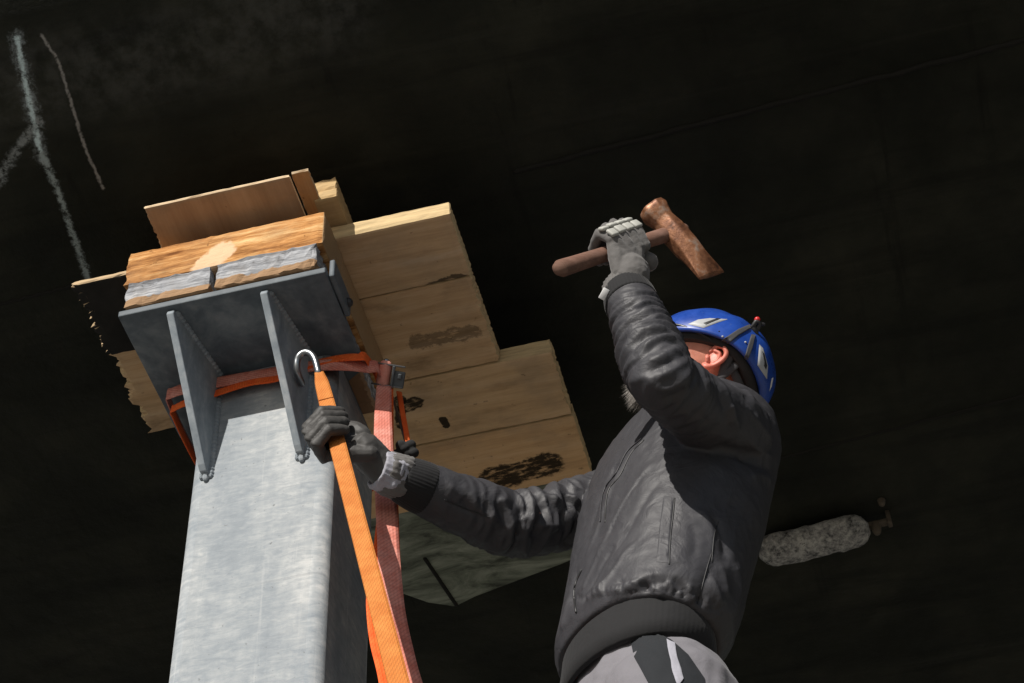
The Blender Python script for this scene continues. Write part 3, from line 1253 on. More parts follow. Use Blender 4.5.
def sculpt(me, strokes, seed=0, und=.0015, arms=None):
    """push folds into cloth: strokes = (image polyline, width m, height m), laid on the surface and then measured in space"""
    bv = bvh_of(me)
    co, no = mesh_np(me)
    disp = np.zeros(len(co))
    for pix, wd, amp in strokes:
        amp = amp * .75
        pts = [p for p in (cast(bv, *q) for q in pix) if p is not None]
        if len(pts) < 2:
            continue
        pts = catmull(pts, 10)
        P = np.array([tuple(p) for p in pts])
        n = len(P)
        lo, hi = P.min(0) - 3 * wd, P.max(0) + 3 * wd
        idx = np.where(((co > lo) & (co < hi)).all(1))[0]
        if not len(idx):
            continue
        d2 = ((co[idx, None, :] - P[None]) ** 2).sum(2)
        kk = d2.argmin(1)
        t = kk / (n - 1)
        taper = np.clip(np.minimum(t, 1 - t) * 5 + .25, 0, 1)
        disp[idx] += amp * taper * np.exp(-(d2.min(1) / (wd * wd)) ** .72)
    for i in range(len(co)):
        p = Vector(co[i])
        disp[i] += und * (mn.noise(p * 14 + Vector((seed, 0, 0))) + 1.5 * (.32 - abs(mn.noise(p * 20 + Vector((0, seed, 0))))) + .8 * (.3 - abs(mn.noise(p * 46 + Vector((0, 0, seed))))))
    # sleeves buckle into a net of slanting folds, deepest round the elbow
    for chain, k_, amp, c0, wd_ in (arms or ()):
        P = [np.array(tuple(p)) for p in chain]
        best = np.full(len(co), 9.)
        S = np.zeros(len(co))
        PH = np.zeros(len(co))
        EXC = np.zeros(len(co))
        acc = 0.
        ref = np.array((.3, .2, 1.))
        for a, b in zip(P, P[1:]):
            ab = b - a
            Ln = np.linalg.norm(ab)
            t0 = ((co - a) @ ab) / Ln ** 2
            t = np.clip(t0, 0, 1)
            ex_ = np.abs(t0 - t) * Ln
            q = co - (a + t[:, None] * ab)
            d = np.linalg.norm(q, axis=1)
            u_ = ab / Ln
            e1 = ref - u_ * (ref @ u_)
            e1 /= np.linalg.norm(e1)
            e2 = np.cross(u_, e1)
            m_ = d < best
            best[m_] = d[m_]
            S[m_] = (acc + t * Ln)[m_]
            EXC[m_] = ex_[m_]
            PH[m_] = np.arctan2(q @ e2, q @ e1)[m_]
            acc += Ln
        msk = best < .075
        for i in np.where(msk)[0]:
            p = Vector(co[i])
            n1, n2 = mn.noise(p * 11 + Vector((seed, 3, 0))), mn.noise(p * 17 + Vector((7, seed, 0)))
            w_ = math.exp(-((S[i] - c0) / wd_) ** 2) * min(1., (.075 - best[i]) / .012) * min(1, S[i] / .05) * min(1, (acc - S[i]) / .03) * math.exp(-(EXC[i] / .014) ** 2)
            if w_ < .02:
                continue
            va = k_ * S[i] + 1.0 * PH[i] / 6.2832 * 2 + 1.1 * n1
            vb = k_ * 1.07 * S[i] - 1.0 * PH[i] / 6.2832 * 2 + 1.1 * n2 + .37
            ta, tb = abs((va % 1) - .5) * 2, abs((vb % 1) - .5) * 2
            disp[i] += amp * w_ * (max(ta, tb) ** 1.15 - .62)
    co += no * disp[:, None]
    me.vertices.foreach_set('co', co.ravel())
    me.update()


# cloth
def mat_cloth(name, c, rough=.6, weave=900, sheen=.15, wr=.35, spec=.4):
    k = Mat(name, rough, 0, spec)
    n = k.noise(k.co(), 7, 5, .6)
    f = k.noise(k.co(), 160, 3, .6)
    m = k.math('ADD', k.math('MULTIPLY', n, .7), k.math('MULTIPLY', f, .3))
    k.color(k.mix(m, tuple(v * .75 for v in c), tuple(v * 1.25 for v in c)))
    k.b.inputs['Sheen Weight'].default_value = sheen
    k.b.inputs['Sheen Roughness'].default_value = .4
    k.bump(k.noise(k.co((1, 1, 1)), 28, 4, .55, .7), wr, .006)
    k.bump(k.noise(k.co(), weave, 2, .5), .12, .0008)
    return k


M_JACK = mat_cloth('grey nylon shell', (.035, .0345, .039), .56, 900, .0, .5, .37)
M_KNIT = mat_cloth('black ribbed knit', (.017, .017, .018), .85, 700, .1, .2, .2)
M_TROU = mat_cloth('light grey work cloth', (.16, .155, .17), .8, 700, .1, .3, .2)
M_TRBL = mat_cloth('black work cloth', (.016, .018, .021), .8, 700, .1, .3, .2)
M_GLOV = mat_cloth('dark grey coated glove', (.045, .043, .041), .6, 500, .05, .35, .35)
M_GLOV2 = mat_cloth('grey knit glove', (.115, .11, .107), .85, 500, .2, .4, .2)
M_PALE = mat_cloth('pale grey knit cuff', (.30, .30, .34), .85, 500, .2, .6, .2)

# ---- jacket
up_t = (shc - hipc).normalized()
bm = bmesh.new()
rx2 = (SR - SL).normalized()
rx2 = (rx2 - up_t * rx2.dot(up_t)).normalized()


def fx_of(rx):
    f = rx.cross(up_t) * -1
    return f.normalized() if f.dot(FRT) > 0 else -f.normalized()


secs = []
for px, py, Y, a, b, q in ((638, 658, 2.235, .138, .100, 0), (643, 644, 2.237, .155, .112, .05), (649, 624, 2.242, .160, .116, .1), (658, 580, 2.25, .167, .119, .2), (668, 538, 2.26, .175, .126, .4),
                           (676, 500, 2.27, .178, .126, .6), (686, 468, 2.28, .180, .122, .8), (693, 446, 2.29, .160, .110, 1), (699, 429, 2.30, .112, .088, 1), (703, 414, 2.31, .076, .076, 1)):
    rx = (RGT * (1 - q) + rx2 * q).normalized()
    rx = (rx - up_t * rx.dot(up_t)).normalized()
    secs.append((at(px, py, Y), a, b, rx, fx_of(rx)))
loft(bm, secs)
add_tube(bm, catmull([at(722, 440, 2.2), SL, SL.lerp(EL, .5) + Vector((0, 0, -.006)), EL], 8), lerp_list([.069, .062, .055, .049], 8), 24)
add_tube(bm, catmull([EL + (EL - WL).normalized() * .012, EL.lerp(WL, .2), EL.lerp(WL, .55), EL.lerp(WL, .86)], 8), lerp_list([.048, .051, .045, .040], 8), 24)
add_tube(bm, catmull([at(640, 490, 2.36), SR, SR.lerp(ER, .5) + Vector((0, 0, -.004)), ER], 8), lerp_list([.078, .061, .054, .051], 8), 24)
add_tube(bm, catmull([ER, ER.lerp(WR, .3), ER.lerp(WR, .6), ER.lerp(WR, .80)], 8), lerp_list([.051, .050, .044, .039], 8), 24)
jme = remesh(bm, .0032, 16, .5)


def zz(pts, ox, oy, s):
    return [(ox + x * s, oy + y * s) for x, y in pts]


A_ = lambda *p: zz(p, 590, 280, .1963)        # left arm close-up
B_ = lambda *p: zz(p, 550, 400, .2344)        # chest
H_ = lambda *p: zz(p, 540, 550, .2148)        # hem
R_A = lambda *p: zz(p, 370, 440, .2344)       # right arm
V, W = -1, 1
strokes = [
    (A_((150, 190), (230, 150), (330, 170)), .007, .005), (A_((150, 250), (260, 200), (380, 210)), .006, -.004), (A_((180, 290), (290, 240), (400, 240)), .008, .006),
    (A_((240, 320), (340, 270), (425, 265)), .006, -.004), (A_((260, 350), (350, 305), (440, 290)), .007, .006), (A_((300, 385), (380, 340), (450, 320)), .006, -.005),
    (A_((290, 430), (380, 380), (465, 350)), .008, .006), (A_((310, 470), (400, 420), (480, 390)), .006, -.006), (A_((330, 505), (420, 460), (490, 410)), .007, .006),
    (A_((520, 390), (510, 460), (450, 525), (380, 555), (310, 535)), .008, .010), (A_((545, 440), (535, 510), (460, 580), (370, 600)), .009, -.006),
    (A_((200, 520), (280, 500), (340, 520)), .008, .006), (A_((560, 430), (590, 500), (600, 600)), .008, .005), (A_((620, 480), (660, 580), (690, 670)), .009, -.005),
    (A_((660, 520), (700, 600), (725, 690), (760, 760)), .009, .008), (A_((740, 540), (820, 600), (880, 680)), .009, .006), (A_((700, 500), (780, 580), (840, 700)), .008, -.005),
    (A_((840, 560), (900, 620), (930, 700)), .010, .006),
    # chest: long diagonal drag folds
    (B_((450, 260), (350, 380), (280, 500), (200, 680)), .006, .003), (B_((480, 330), (400, 440), (330, 560), (260, 680)), .007, -.003), (B_((420, 300), (330, 420), (240, 600)), .006, -.003),
    (B_((330, 250), (250, 400), (200, 560), (150, 680)), .006, .004), (B_((300, 250), (220, 400), (170, 560)), .006, -.004),
    (B_((640, 470), (690, 560), (680, 680)), .008, .005), (B_((700, 500), (740, 600), (750, 680)), .008, -.006), (B_((600, 520), (620, 620), (600, 680)), .008, -.003),
    (B_((850, 180), (900, 220), (950, 250)), .009, .007), (B_((800, 230), (880, 270), (940, 300)), .009, -.008), (B_((700, 190), (820, 240), (900, 240)), .012, -.009),
    (B_((860, 330), (900, 320), (945, 350)), .008, .005), (B_((760, 20), (770, 60), (765, 100)), .006, .006), (B_((830, 20), (900, 110), (940, 190)), .008, .006),
    # lower front: folds running into the hem
    (H_((300, -40), (230, 110), (180, 250)), .006, .004), (H_((350, -30), (270, 110), (200, 260)), .006, -.004), (H_((420, -20), (330, 110), (240, 240)), .006, .004),
    (H_((540, 110), (430, 160), (340, 215)), .008, .005), (H_((570, 140), (470, 180), (390, 215)), .007, -.004), (H_((600, 150), (570, 190), (560, 220)), .006, .005),
    (H_((620, 130), (660, 180), (700, 240)), .007, -.005), (H_((700, 150), (690, 200), (700, 250)), .007, .005), (H_((800, 80), (760, 170), (740, 250)), .006, -.005),
    (H_((830, 60), (860, 150), (870, 220)), .009, .005), (H_((900, 60), (930, 180), (900, 300)), .010, .005), (H_((790, 120), (830, 220), (830, 320)), .008, .006),
    (H_((170, 90), (150, 180), (165, 270)), .006, -.005), (H_((140, 200), (120, 300), (110, 380)), .008, .005),
    # right sleeve: crumpled at the elbow
    (R_A((410, 215), (470, 290), (530, 345)), .008, .007), (R_A((380, 240), (440, 310), (500, 350)), .006, -.004), (R_A((490, 240), (520, 300), (535, 360)), .007, .007),
    (R_A((460, 250), (490, 290), (520, 320)), .006, -.005), (R_A((555, 240), (590, 300), (610, 370), (600, 420)), .008, .009), (R_A((530, 260), (565, 330), (575, 420)), .007, -.007),
    (R_A((630, 215), (650, 280), (640, 360), (630, 430)), .008, -.010), (R_A((660, 220), (690, 270), (690, 330), (650, 420)), .009, .009), (R_A((720, 200), (760, 260), (720, 350), (690, 420)), .009, -.010),
    (R_A((760, 200), (790, 270), (800, 330), (770, 400)), .009, .010), (R_A((820, 210), (840, 270), (815, 335), (800, 400)), .008, -.007), (R_A((860, 200), (870, 280), (850, 360)), .009, .007),
    (R_A((900, 185), (925, 230), (910, 290)), .007, -.007), (R_A((330, 190), (380, 230), (400, 250)), .006, .004), (R_A((320, 255), (420, 300), (520, 335)), .004, -.003),
    (R_A((580, 375), (680, 380), (820, 370)), .004, .003),
]
# puckers where the shell is gathered into the hem band
rs = random.Random(3)
for i in range(34):
    x = 150 + i * 21
    yb = 268 - 75 * math.sin(math.pi * min(1, max(0, (x - 100) / 760.))) + (max(0, x - 650) * .22)
    ln = rs.uniform(22, 60)
    strokes.append((H_((x, yb), (x + rs.uniform(-9, 9), yb - ln * .5), (x + rs.uniform(-18, 18), yb - ln)), rs.uniform(.0032, .005), rs.choice((-.004, .0045))))
sculpt(jme, strokes, 1., .0015, (([SL.lerp(EL, .25), EL, EL.lerp(WL, .84)], 34., .0085, .27, .16), ([SR, ER, ER.lerp(WR, .74)], 24., .0125, .17, .13)))
jbv = bvh_of(jme)
jacket = pobj('jacket', jme, M_JACK)


def surf_tube(name, bv, pix, r, mat, parent, lift=0., seg=8, closed=False):
    pts = [p for p in (cast(bv, *q) for q in pix) if p is not None]
    if len(pts) < 2:
        return None
    dense = []
    c = catmull(pix_to := [Vector((*q, 0)) for q in pix], 8)
    for q in c:
        h = bv.ray_cast(EYE, ray(q.x, q.y))
        if h[0] is not None:
            dense.append(h[0] + h[1] * lift)
    bm = bmesh.new()
    add_tube(bm, dense, r, seg)
    return pobj(name, bm_mesh(bm), mat, parent)


def surf_patch(name, bv, pix, lift, th, mat, parent, nsub=5):
    """thin patch lying on a surface: an outline filled with a grid-ish fan and laid on"""
    c = Vector((sum(p[0] for p in pix) / len(pix), sum(p[1] for p in pix) / len(pix)))
    out = catmull([Vector((*p, 0)) for p in pix], 4, True) if nsub > 5 else [Vector((*p, 0)) for p in pix]
    dn = []
    for i in range(len(out)):
        a, b = out[i], out[(i + 1) % len(out)]
        dn += [a.lerp(b, k / 4) for k in range(4)]
    bm = bmesh.new()
    rings = []
    for s in (1, .8, .6, .4, .2):
        rg = []
        for q in dn:
            x, y = c.x + (q.x - c.x) * s, c.y + (q.y - c.y) * s
            h = bv.ray_cast(EYE, ray(x, y))
            if h[0] is None:
                return None
            rg.append(bm.verts.new(h[0] + h[1] * (lift + (0 if s == 1 else th))))
        rings.append(rg)
    for r0, r1 in zip(rings, rings[1:]):
        for j in range(len(dn)):
            bm.faces.new((r0[j], r0[(j + 1) % len(dn)], r1[(j + 1) % len(dn)], r1[j]))
    bm.faces.new(rings[-1])
    return pobj(name, bm_mesh(bm), mat, parent)


# front zip, pocket welts, seams
M_ZIP = mat_plain('black zip tape', (.012, .012, .013), .5)
surf_tube('zipper', jbv, B_((400, 172), (345, 230), (300, 320), (255, 375), (240, 430), (236, 520)), .0015, M_ZIP, jacket, .0)
surf_tube('seam', jbv, B_((390, 168), (330, 222), (285, 310), (240, 370), (222, 430), (215, 520)), .0012, M_JACK, jacket, .001)
surf_tube('zipper', jbv, H_((195, 95), (170, 150), (160, 210), (170, 290)), .002, M_ZIP, jacket, .0006)
surf_tube('pocket_opening', jbv, B_((532, 420), (524, 500), (514, 590), (508, 700)), .0013, M_ZIP, jacket, .0)
surf_patch('pocket_welt', jbv, B_((485, 408), (528, 416), (520, 500), (505, 695), (455, 690), (465, 560)), .0004, .0012, M_JACK, jacket)
surf_tube('seam', jbv, B_((718, 520), (700, 580), (690, 690)), .0008, M_ZIP, jacket, .0002)
surf_tube('seam', jbv, H_((800, 10), (770, 110), (735, 250)), .0008, M_ZIP, jacket, .0002)
surf_tube('seam', jbv, R_A((318, 255), (400, 290), (510, 330)), .0011, M_ZIP, jacket, .0002)

# knitted hem band: a ribbed ring below the blouson
bm = bmesh.new()
hs = []
for px, py, Y, a, b in ((638, 650, 2.235, .135, .097), (638, 662, 2.235, .1355, .0985), (637, 675, 2.235, .1365, .0995), (636, 687, 2.235, .132, .096), (636, 689, 2.235, .124, .089), (638, 666, 2.235, .121, .086)):
    hs.append((at(px, py, Y), a, b, RGT, FRT))
rings = []
for c, a, b, rx, fx in hs:
    rings.append([bm.verts.new(c + rx * (a * math.cos(t)) + fx * (b * math.sin(t)) + (rx * math.cos(t) + fx * math.sin(t)) * (.00012 * math.cos(80 * t)))
                  for t in [2 * math.pi * j / 320 for j in range(320)]])
for r0, r1 in zip(rings, rings[1:]):
    for j in range(320):
        bm.faces.new((r0[j], r0[(j + 1) % 320], r1[(j + 1) % 320], r1[j]))
pobj('hem_band', bm_mesh(bm), M_KNIT, jacket)


def cuff(name, a, b, r0, r1, mat, parent, rib=40, amp=.0008, puff=0., crumple=0., seed=0):
    bm = bmesh.new()
    ax = (b - a).normalized()
    x = ax.orthogonal().normalized()
    y = ax.cross(x)
    n, sg = 16, rib * 4
    rings = []
    for i in range(n + 1):
        t = i / n
        r = r0 + (r1 - r0) * t + puff * math.sin(math.pi * t)
        if i in (0, n):
            r -= .002
        rg = []
        for j in range(sg):
            th = 2 * math.pi * j / sg
            d = x * math.cos(th) + y * math.sin(th)
            p = a.lerp(b, t)
            rr = r + amp * math.cos(rib * th)
            if crumple:
                q = p + d * r
                rr += crumple * (mn.noise(q * 45 + Vector((seed, 0, 0))) + .7 * abs(mn.noise(q * 90 + Vector((0, seed, 0)))))
            rg.append(bm.verts.new(p + d * rr))
        rings.append(rg)
    inner = [[bm.verts.new(a.lerp(b, t) + (v.co - a.lerp(b, t)) * .88) for v in rings[k]] for k, t in ((n, 1), (0, 0))]
    rr = rings + inner
    for r_0, r_1 in zip(rr, rr[1:] + [rr[0]]):
        for j in range(sg):
            bm.faces.new((r_0[j], r_0[(j + 1) % sg], r_1[(j + 1) % sg], r_1[j]))
    return pobj(name, bm_mesh(bm), mat, parent)


dL, dR = (WL - EL).normalized(), (WR - ER).normalized()
cuff('cuff', EL.lerp(WL, .84), WL + dL * .002, .042, .037, M_KNIT, jacket, 44, .0003, .001)
cuff('cuff', ER.lerp(WR, .70), ER.lerp(WR, .93), .042, .035, M_KNIT, jacket, 44, .0003, .002)
cuff('inner_sleeve', ER.lerp(WR, .90), WR + dR * .022, .031, .030, M_PALE, jacket, 24, .0004, .002, .006, 3)
# zip pull on the right cuff
bm = bmesh.new()
q0, q1 = at(418, 484, 2.13), at(428, 491, 2.13)
zb = cast(jbv, 440, 492)

# small collar and beard side
M_COLL = M_KNIT
bm = bmesh.new()
nb, nt = at(700, 418, 2.30), HC + hf * .01 - hu * .075
cl = []
for i in range(5):
    t = i / 4
    c = nb.lerp(nt, t * .62)
    ang_f = (hf * t + FRT * (1 - t)).normalized()
    rx = -hl
    cl.append((c, .088 - .012 * t, .088 - .006 * t, rx, fx_of(rx)))
rings = loft(bm, cl, 48)
collar = pobj('collar', bm_mesh(bm), M_COLL, jacket)

# ---- body: one continuous figure under the clothes
bm = bmesh.new()
# head
def ell(bm, c, rf, rl, ru, sub=3):
    bt = bmesh.new()
    bmesh.ops.create_icosphere(bt, subdivisions=sub, radius=1)
    for v in bt.verts:
        v.co = c + hf * (v.co.x * rf) + hl * (v.co.y * rl) + hu * (v.co.z * ru)
    append(bm, bt)


ell(bm, hd(-.005, 0, .014), .093, .076, .078)
ell(bm, hd(.034, 0, -.042), .054, .060, .062)
ell(bm, hd(.066, 0, -.082), .026, .030, .024)          # chin
ell(bm, hd(.052, 0, .010), .040, .058, .050)           # brow and cheeks
for s in (1, -1):
    ell(bm, hd(.068, .033 * s, -.022), .020, .024, .020)   # cheekbone
    ell(bm, hd(.030, .050 * s, -.062), .034, .014, .022)   # jaw
add_tube(bm, catmull([hd(.088, 0, .012), hd(.100, 0, -.010), hd(.108, 0, -.028), hd(.094, 0, -.036)], 4), lerp_list([.009, .011, .014, .010], 4), 10)
for s in (1, -1):
    add_tube(bm, [hd(.080, .010 * s, .022), hd(.084, .026 * s, .026), hd(.074, .044 * s, .020)], [.007, .008, .006], 8)
add_tube(bm, [hd(.082, -.024, -.056), hd(.093, 0, -.054), hd(.082, .024, -.056)], [.005, .008, .005], 8)
add_tube(bm, [hd(.082, -.020, -.068), hd(.090, 0, -.067), hd(.082, .020, -.068)], [.006, .009, .006], 8)
# neck, trunk
add_tube(bm, catmull([hd(-.015, 0, -.03), hd(-.022, 0, -.085), at(700, 425, 2.30), at(690, 450, 2.29)], 6), lerp_list([.058, .056, .062, .08], 6), 20)
sec2 = [(c, a * .80, b * .74, rx, fx) for c, a, b, rx, fx in secs[1:]]
loft(bm, [(hipc + Vector((0, 0, -.08)), .12, .085, RGT, FRT), (hipc, .11, .08, RGT, FRT)] + sec2)
add_tube(bm, catmull([at(722, 440, 2.2), SL, SL.lerp(EL, .5), EL], 6), lerp_list([.06, .055, .048, .042], 6), 16)
add_tube(bm, catmull([EL, EL.lerp(WL, .3), EL.lerp(WL, .75), EL.lerp(WL, .92)], 6), lerp_list([.042, .042, .030, .026], 6), 16)
add_tube(bm, catmull([at(640, 490, 2.36), SR, SR.lerp(ER, .5), ER], 6), lerp_list([.06, .052, .046, .041], 6), 16)
add_tube(bm, catmull([ER, ER.lerp(WR, .3), ER.lerp(WR, .7), ER.lerp(WR, .88)], 6), lerp_list([.041, .040, .028, .024], 6), 16)
# legs, standing slightly apart
hb = hipc + Vector((0, 0, -.06))
LEGS = {}
for s, nm in ((1, 'r'), (-1, 'l')):
    foot = PO + RGT * (.13 * s) + FRT * (.07 * -s + .02)
    hj = hb + RGT * (.082 * s)
    kn = hj.lerp(foot, .5) + FRT * .05 + Vector((0, 0, .03))
    an_ = foot + Vector((0, 0, .09)) - FRT * .03
    LEGS[nm] = (hj, kn, an_, foot)
    add_tube(bm, catmull([hj, hj.lerp(kn, .5), kn, kn.lerp(an_, .35), an_], 6), lerp_list([.083, .070, .053, .052, .036], 6), 16)
    add_tube(bm, [an_, an_ - Vector((0, 0, .03)) + FRT * .02, foot + FRT * .10 + Vector((0, 0, .035)), foot + FRT * .15 + Vector((0, 0, .03))], [.036, .04, .036, .028], 12)
bme = remesh(bm, .0048, 5, .5)
k = Mat('reddish skin', .5, 0, .4)
n = k.noise(k.co(), 35, 5, .65)
k.color(k.ramp(n, [(.3, (.50, .19, .13)), (.7, (.70, .34, .25))]))
k.b.inputs['Subsurface Weight'].default_value = .12
k.b.inputs['Subsurface Radius'].default_value = (.012, .004, .002)
k.bump(k.noise(k.co(), 160, 4, .6), .25, .001)
M_SKIN = k
body = pobj('body', bme, M_SKIN)
# ears
M_EAR = mat_plain('reddened ear skin', (.58, .17, .12), .5, 0, .1, 60, .2)
for s in (1, -1):
    bm = bmesh.new()
    e0 = hd(-.004, .074 * s, -.012)
    R3 = Matrix((hf, hu, hl * s)).transposed()

    def E3(x, y, z):
        return e0 + R3 @ Vector((x * .80, y * .80, z * .85))
    rim = [E3(.012, .012, .003), E3(.006, .026, .009), E3(-.008, .030, .016), E3(-.020, .020, .019), E3(-.020, .002, .017), E3(-.010, -.016, .012), E3(.002, -.026, .008), E3(.010, -.022, .004)]
    add_tube(bm, catmull(rim, 5), lerp_list([.003, .004, .0045, .0045, .0042, .004, .0062, .004], 5), 10)
    bt = bmesh.new()
    bmesh.ops.create_icosphere(bt, subdivisions=3, radius=1)
    for v in bt.verts:
        v.co = E3(-.004 + v.co.x * .014, .002 + v.co.y * .022, .006 + v.co.z * .006 + v.co.x * -.006)
    append(bm, bt)
    add_tube(bm, catmull([E3(.004, .016, .010), E3(-.008, .014, .014), E3(-.011, .0, .013), E3(-.004, -.012, .010)], 4), .0032, 8)
    add_tube(bm, [E3(.012, -.002, .006), E3(.010, -.008, .010), E3(.006, -.014, .008)], .004, 8)
    me = remesh(bm, .0012, 3)
    pobj('ear', me, M_EAR, body)
# eyes
M_EYE = Mat('eye', .15)
M_EYE.color((.6, .58, .55))
M_IRIS = Mat('iris', .15)
M_IRIS.color((.03, .035, .04))
for s in (1, -1):
    bm = bmesh.new()
    c = hd(.071, .031 * s, .002)
    bmesh.ops.create_icosphere(bm, subdivisions=3, radius=.0125, matrix=Matrix.Translation(c))
    e = pobj('eye', bm_mesh(bm), M_EYE, body)
    bm = bmesh.new()
    bmesh.ops.create_icosphere(bm, subdivisions=2, radius=.0055, matrix=Matrix.Translation(c + hf * .0082))
    pobj('iris', bm_mesh(bm), M_IRIS, e)
# grey beard: many short hairs on the chin and jaw
k = Mat('grey beard hair', .6)
k.color((.20, .18, .16))
bm = bmesh.new()
rb = random.Random(8)
bb = bvh_of(bme)
bb = BVHTree.FromPolygons([v.co + PO for v in bme.vertices], [p.vertices for p in bme.polygons])
for i in range(2600):
    th = rb.uniform(-1.5, 1.5)
    d = (hf * (math.cos(th)) + hl * math.sin(th) - hu * rb.uniform(.15, 1.5)).normalized()
    o_ = hd(.030, 0, -.040)
    h = bb.ray_cast(o_ + d * .3, -d, .3)
    if h[0] is None or (h[0] - o_).length > .11:
        continue
    p = h[0] - h[1] * .001
    g_ = (h[1] + Vector((rb.uniform(-.5, .5), rb.uniform(-.5, .5), rb.uniform(-.9, .1)))).normalized()
    L_ = rb.uniform(.006, .014)
    ch = max(0, (p - HC).dot(hf) - .05) * max(0, -(p - HC).dot(hu) - .05)
    if ch > .0003:
        L_ = rb.uniform(.012, .045)
        g_ = (g_ * .5 - hu * .9 + hf * .35 + Vector((0, 0, -.5))).normalized()
    t_ = g_.orthogonal().normalized() * .0005
    b_ = g_.cross(t_)
    v = [bm.verts.new(p + t_), bm.verts.new(p - t_ * .5 + b_ * .9), bm.verts.new(p - t_ * .5 - b_ * .9), bm.verts.new(p + g_ * L_)]
    for f in ((0, 1, 3), (1, 2, 3), (2, 0, 3)):
        bm.faces.new([v[q] for q in f])
pobj('beard', bm_mesh(bm), k, body, False)

# spectacles
M_SPEC = mat_plain('black spectacle frame', (.02, .02, .022), .3)
bm = bmesh.new()
for s in (1, -1):
    add_tube(bm, catmull([hd(-.012, .083 * s, .010), hd(.02, .086 * s, .013), hd(.06, .078 * s, .014), hd(.094, .056 * s, .012)], 6), .0024, 8)
    add_tube(bm, [hd(.100 - .012 * abs(math.cos(t)), (.031 + .024 * math.cos(t)) * s, .004 + .017 * math.sin(t)) for t in [i * math.pi / 10 for i in range(20)]], .0018, 8, closed=True)
add_tube(bm, [hd(.100, -.009, .008), hd(.104, 0, .012), hd(.100, .009, .008)], .0018, 8)
pobj('spectacles', bm_mesh(bm), M_SPEC)

# ---- helmet
HO = hd(-.010, 0, .000)
RF, RL, RU = .119, .104, .106


def hel(az, el, off=0.):
    """point on the shell: az round from the front over his left, el from the rim plane to the crown"""
    d = hf * (math.cos(az) * math.cos(el)) + hl * (math.sin(az) * math.cos(el)) + hu * math.sin(el)
    bulge = 1 + .018 * math.cos(3 * az) * math.cos(el) + .012 * math.cos(8 * az) * math.sin(2 * el) ** 2
    loc = Vector((d.dot(hf) * (RF + off), d.dot(hl) * (RL + off), d.dot(hu) * (RU + off))) * bulge
    return HO + hf * loc.x + hl * loc.y + hu * loc.z


def rim(az):
    c = math.cos(az)
    # low at the nape, a little peak at the front, raised over the ears
    return math.radians(-6 + 17 * math.sin(az) ** 2 + (-11 * max(0, -c) ** 2) + (-1 * max(0, c) ** 2))


k = Mat('blue helmet shell', .28, 0, .5)
n = k.noise(k.co(), 30, 5, .65)
sc_n = k.noise(k.co((1, 8, 3)), 40, 4, .7)
c = k.ramp(n, [(.3, (.010, .042, .24)), (.7, (.016, .066, .35))])
c = k.mix(k.math('MULTIPLY', k.step(sc_n, .62, .72), .35), c, (.10, .16, .32))
k.color(c)
k.rough(k.ramp(n, [(.3, .24), (.7, .42)]))
M_BLUE = k
bm = bmesh.new()
NA, NE = 96, 22
outer, inner = [], []
for i in range(NE + 1):
    t = i / NE
    ro, ri = [], []
    for j in range(NA):
        az = 2 * math.pi * j / NA
        r0 = rim(az)
        el = r0 + (math.pi / 2 - .03 - r0) * t
        ro.append(bm.verts.new(hel(az, el, 0)))
        ri.append(bm.verts.new(hel(az, el, -.006)))
    outer.append(ro)
    inner.append(ri)
for R4 in (outer, inner):
    for r0, r1 in zip(R4, R4[1:]):
        for j in range(NA):
            bm.faces.new((r0[j], r0[(j + 1) % NA], r1[(j + 1) % NA], r1[j]))
    bm.faces.new(R4[-1])
for j in range(NA):
    bm.faces.new((outer[0][j], outer[0][(j + 1) % NA], inner[0][(j + 1) % NA], inner[0][j]))
hme = bm_mesh(bm)
hbv = bvh_of(hme)
helmet = pobj('helmet', hme, M_BLUE)
# liner and harness
M_LIN = mat_plain('black helmet foam', (.012, .012, .013), .8)
bm = bmesh.new()
lin = []
for i in range(10):
    t = i / 9
    rg = []
    for j in range(64):
        az = 2 * math.pi * j / 64
        r0 = rim(az) - math.radians(5 + 8 * max(0, -math.cos(az)))
        el = r0 + (math.pi / 2 - .05 - r0) * t
        rg.append(bm.verts.new(hel(az, el, -.009 - .003 * (t < .05))))
    lin.append(rg)
li2 = [[bm.verts.new(HO + (v.co - HO) * .86) for v in lin[0]], [bm.verts.new(HO + (v.co - HO) * .88) for v in lin[3]]]
for r0, r1 in list(zip(lin, lin[1:])) + [(li2[0], lin[0]), (li2[1], li2[0])]:
    for j in range(64):
        bm.faces.new((r0[j], r0[(j + 1) % 64], r1[(j + 1) % 64], r1[j]))
bm.faces.new(lin[-1])
pobj('liner', bm_mesh(bm), M_LIN, helmet)
M_STRAPG = mat_cloth('dark grey helmet strap', (.05, .05, .055), .75, 600, .1, .2, .3)
# nape cradle behind the ear and chin strap
bm = bmesh.new()
for s in (1, -1):
    add_tube(bm, catmull([hel(math.radians(100) * s, rim(1.7), -.016), hd(-.030, .080 * s, -.020), hd(-.045, .070 * s, -.050), hd(-.075, .040 * s, -.060), hd(-.088, 0, -.058)], 6), .0075, 8, flat=(hl, .35))
    add_tube(bm, catmull([hd(-.030, .080 * s, -.002), hd(-.064, .068 * s, -.022), hd(-.090, .035 * s, -.030), hd(-.098, 0, -.030)], 6), .008, 8, flat=(hl, .35))
pobj('nape_cradle', bm_mesh(bm), M_STRAPG, helmet)
bm = bmesh.new()
for s in (1, -1):
    add_tube(bm, catmull([hel(math.radians(112) * s, rim(1.9), -.014), hd(-.030, .078 * s, -.040), hd(.012, .068 * s, -.078), hd(.030, .058 * s, -.085), hd(.035, .025 * s, -.108), hd(.036, 0, -.112)], 6), .006, 8, flat=(hl, .3))
pobj('chin_strap', bm_mesh(bm), M_STRAPG, helmet)
Z_ = lambda *p: zz(p, 640, 300, .1757)
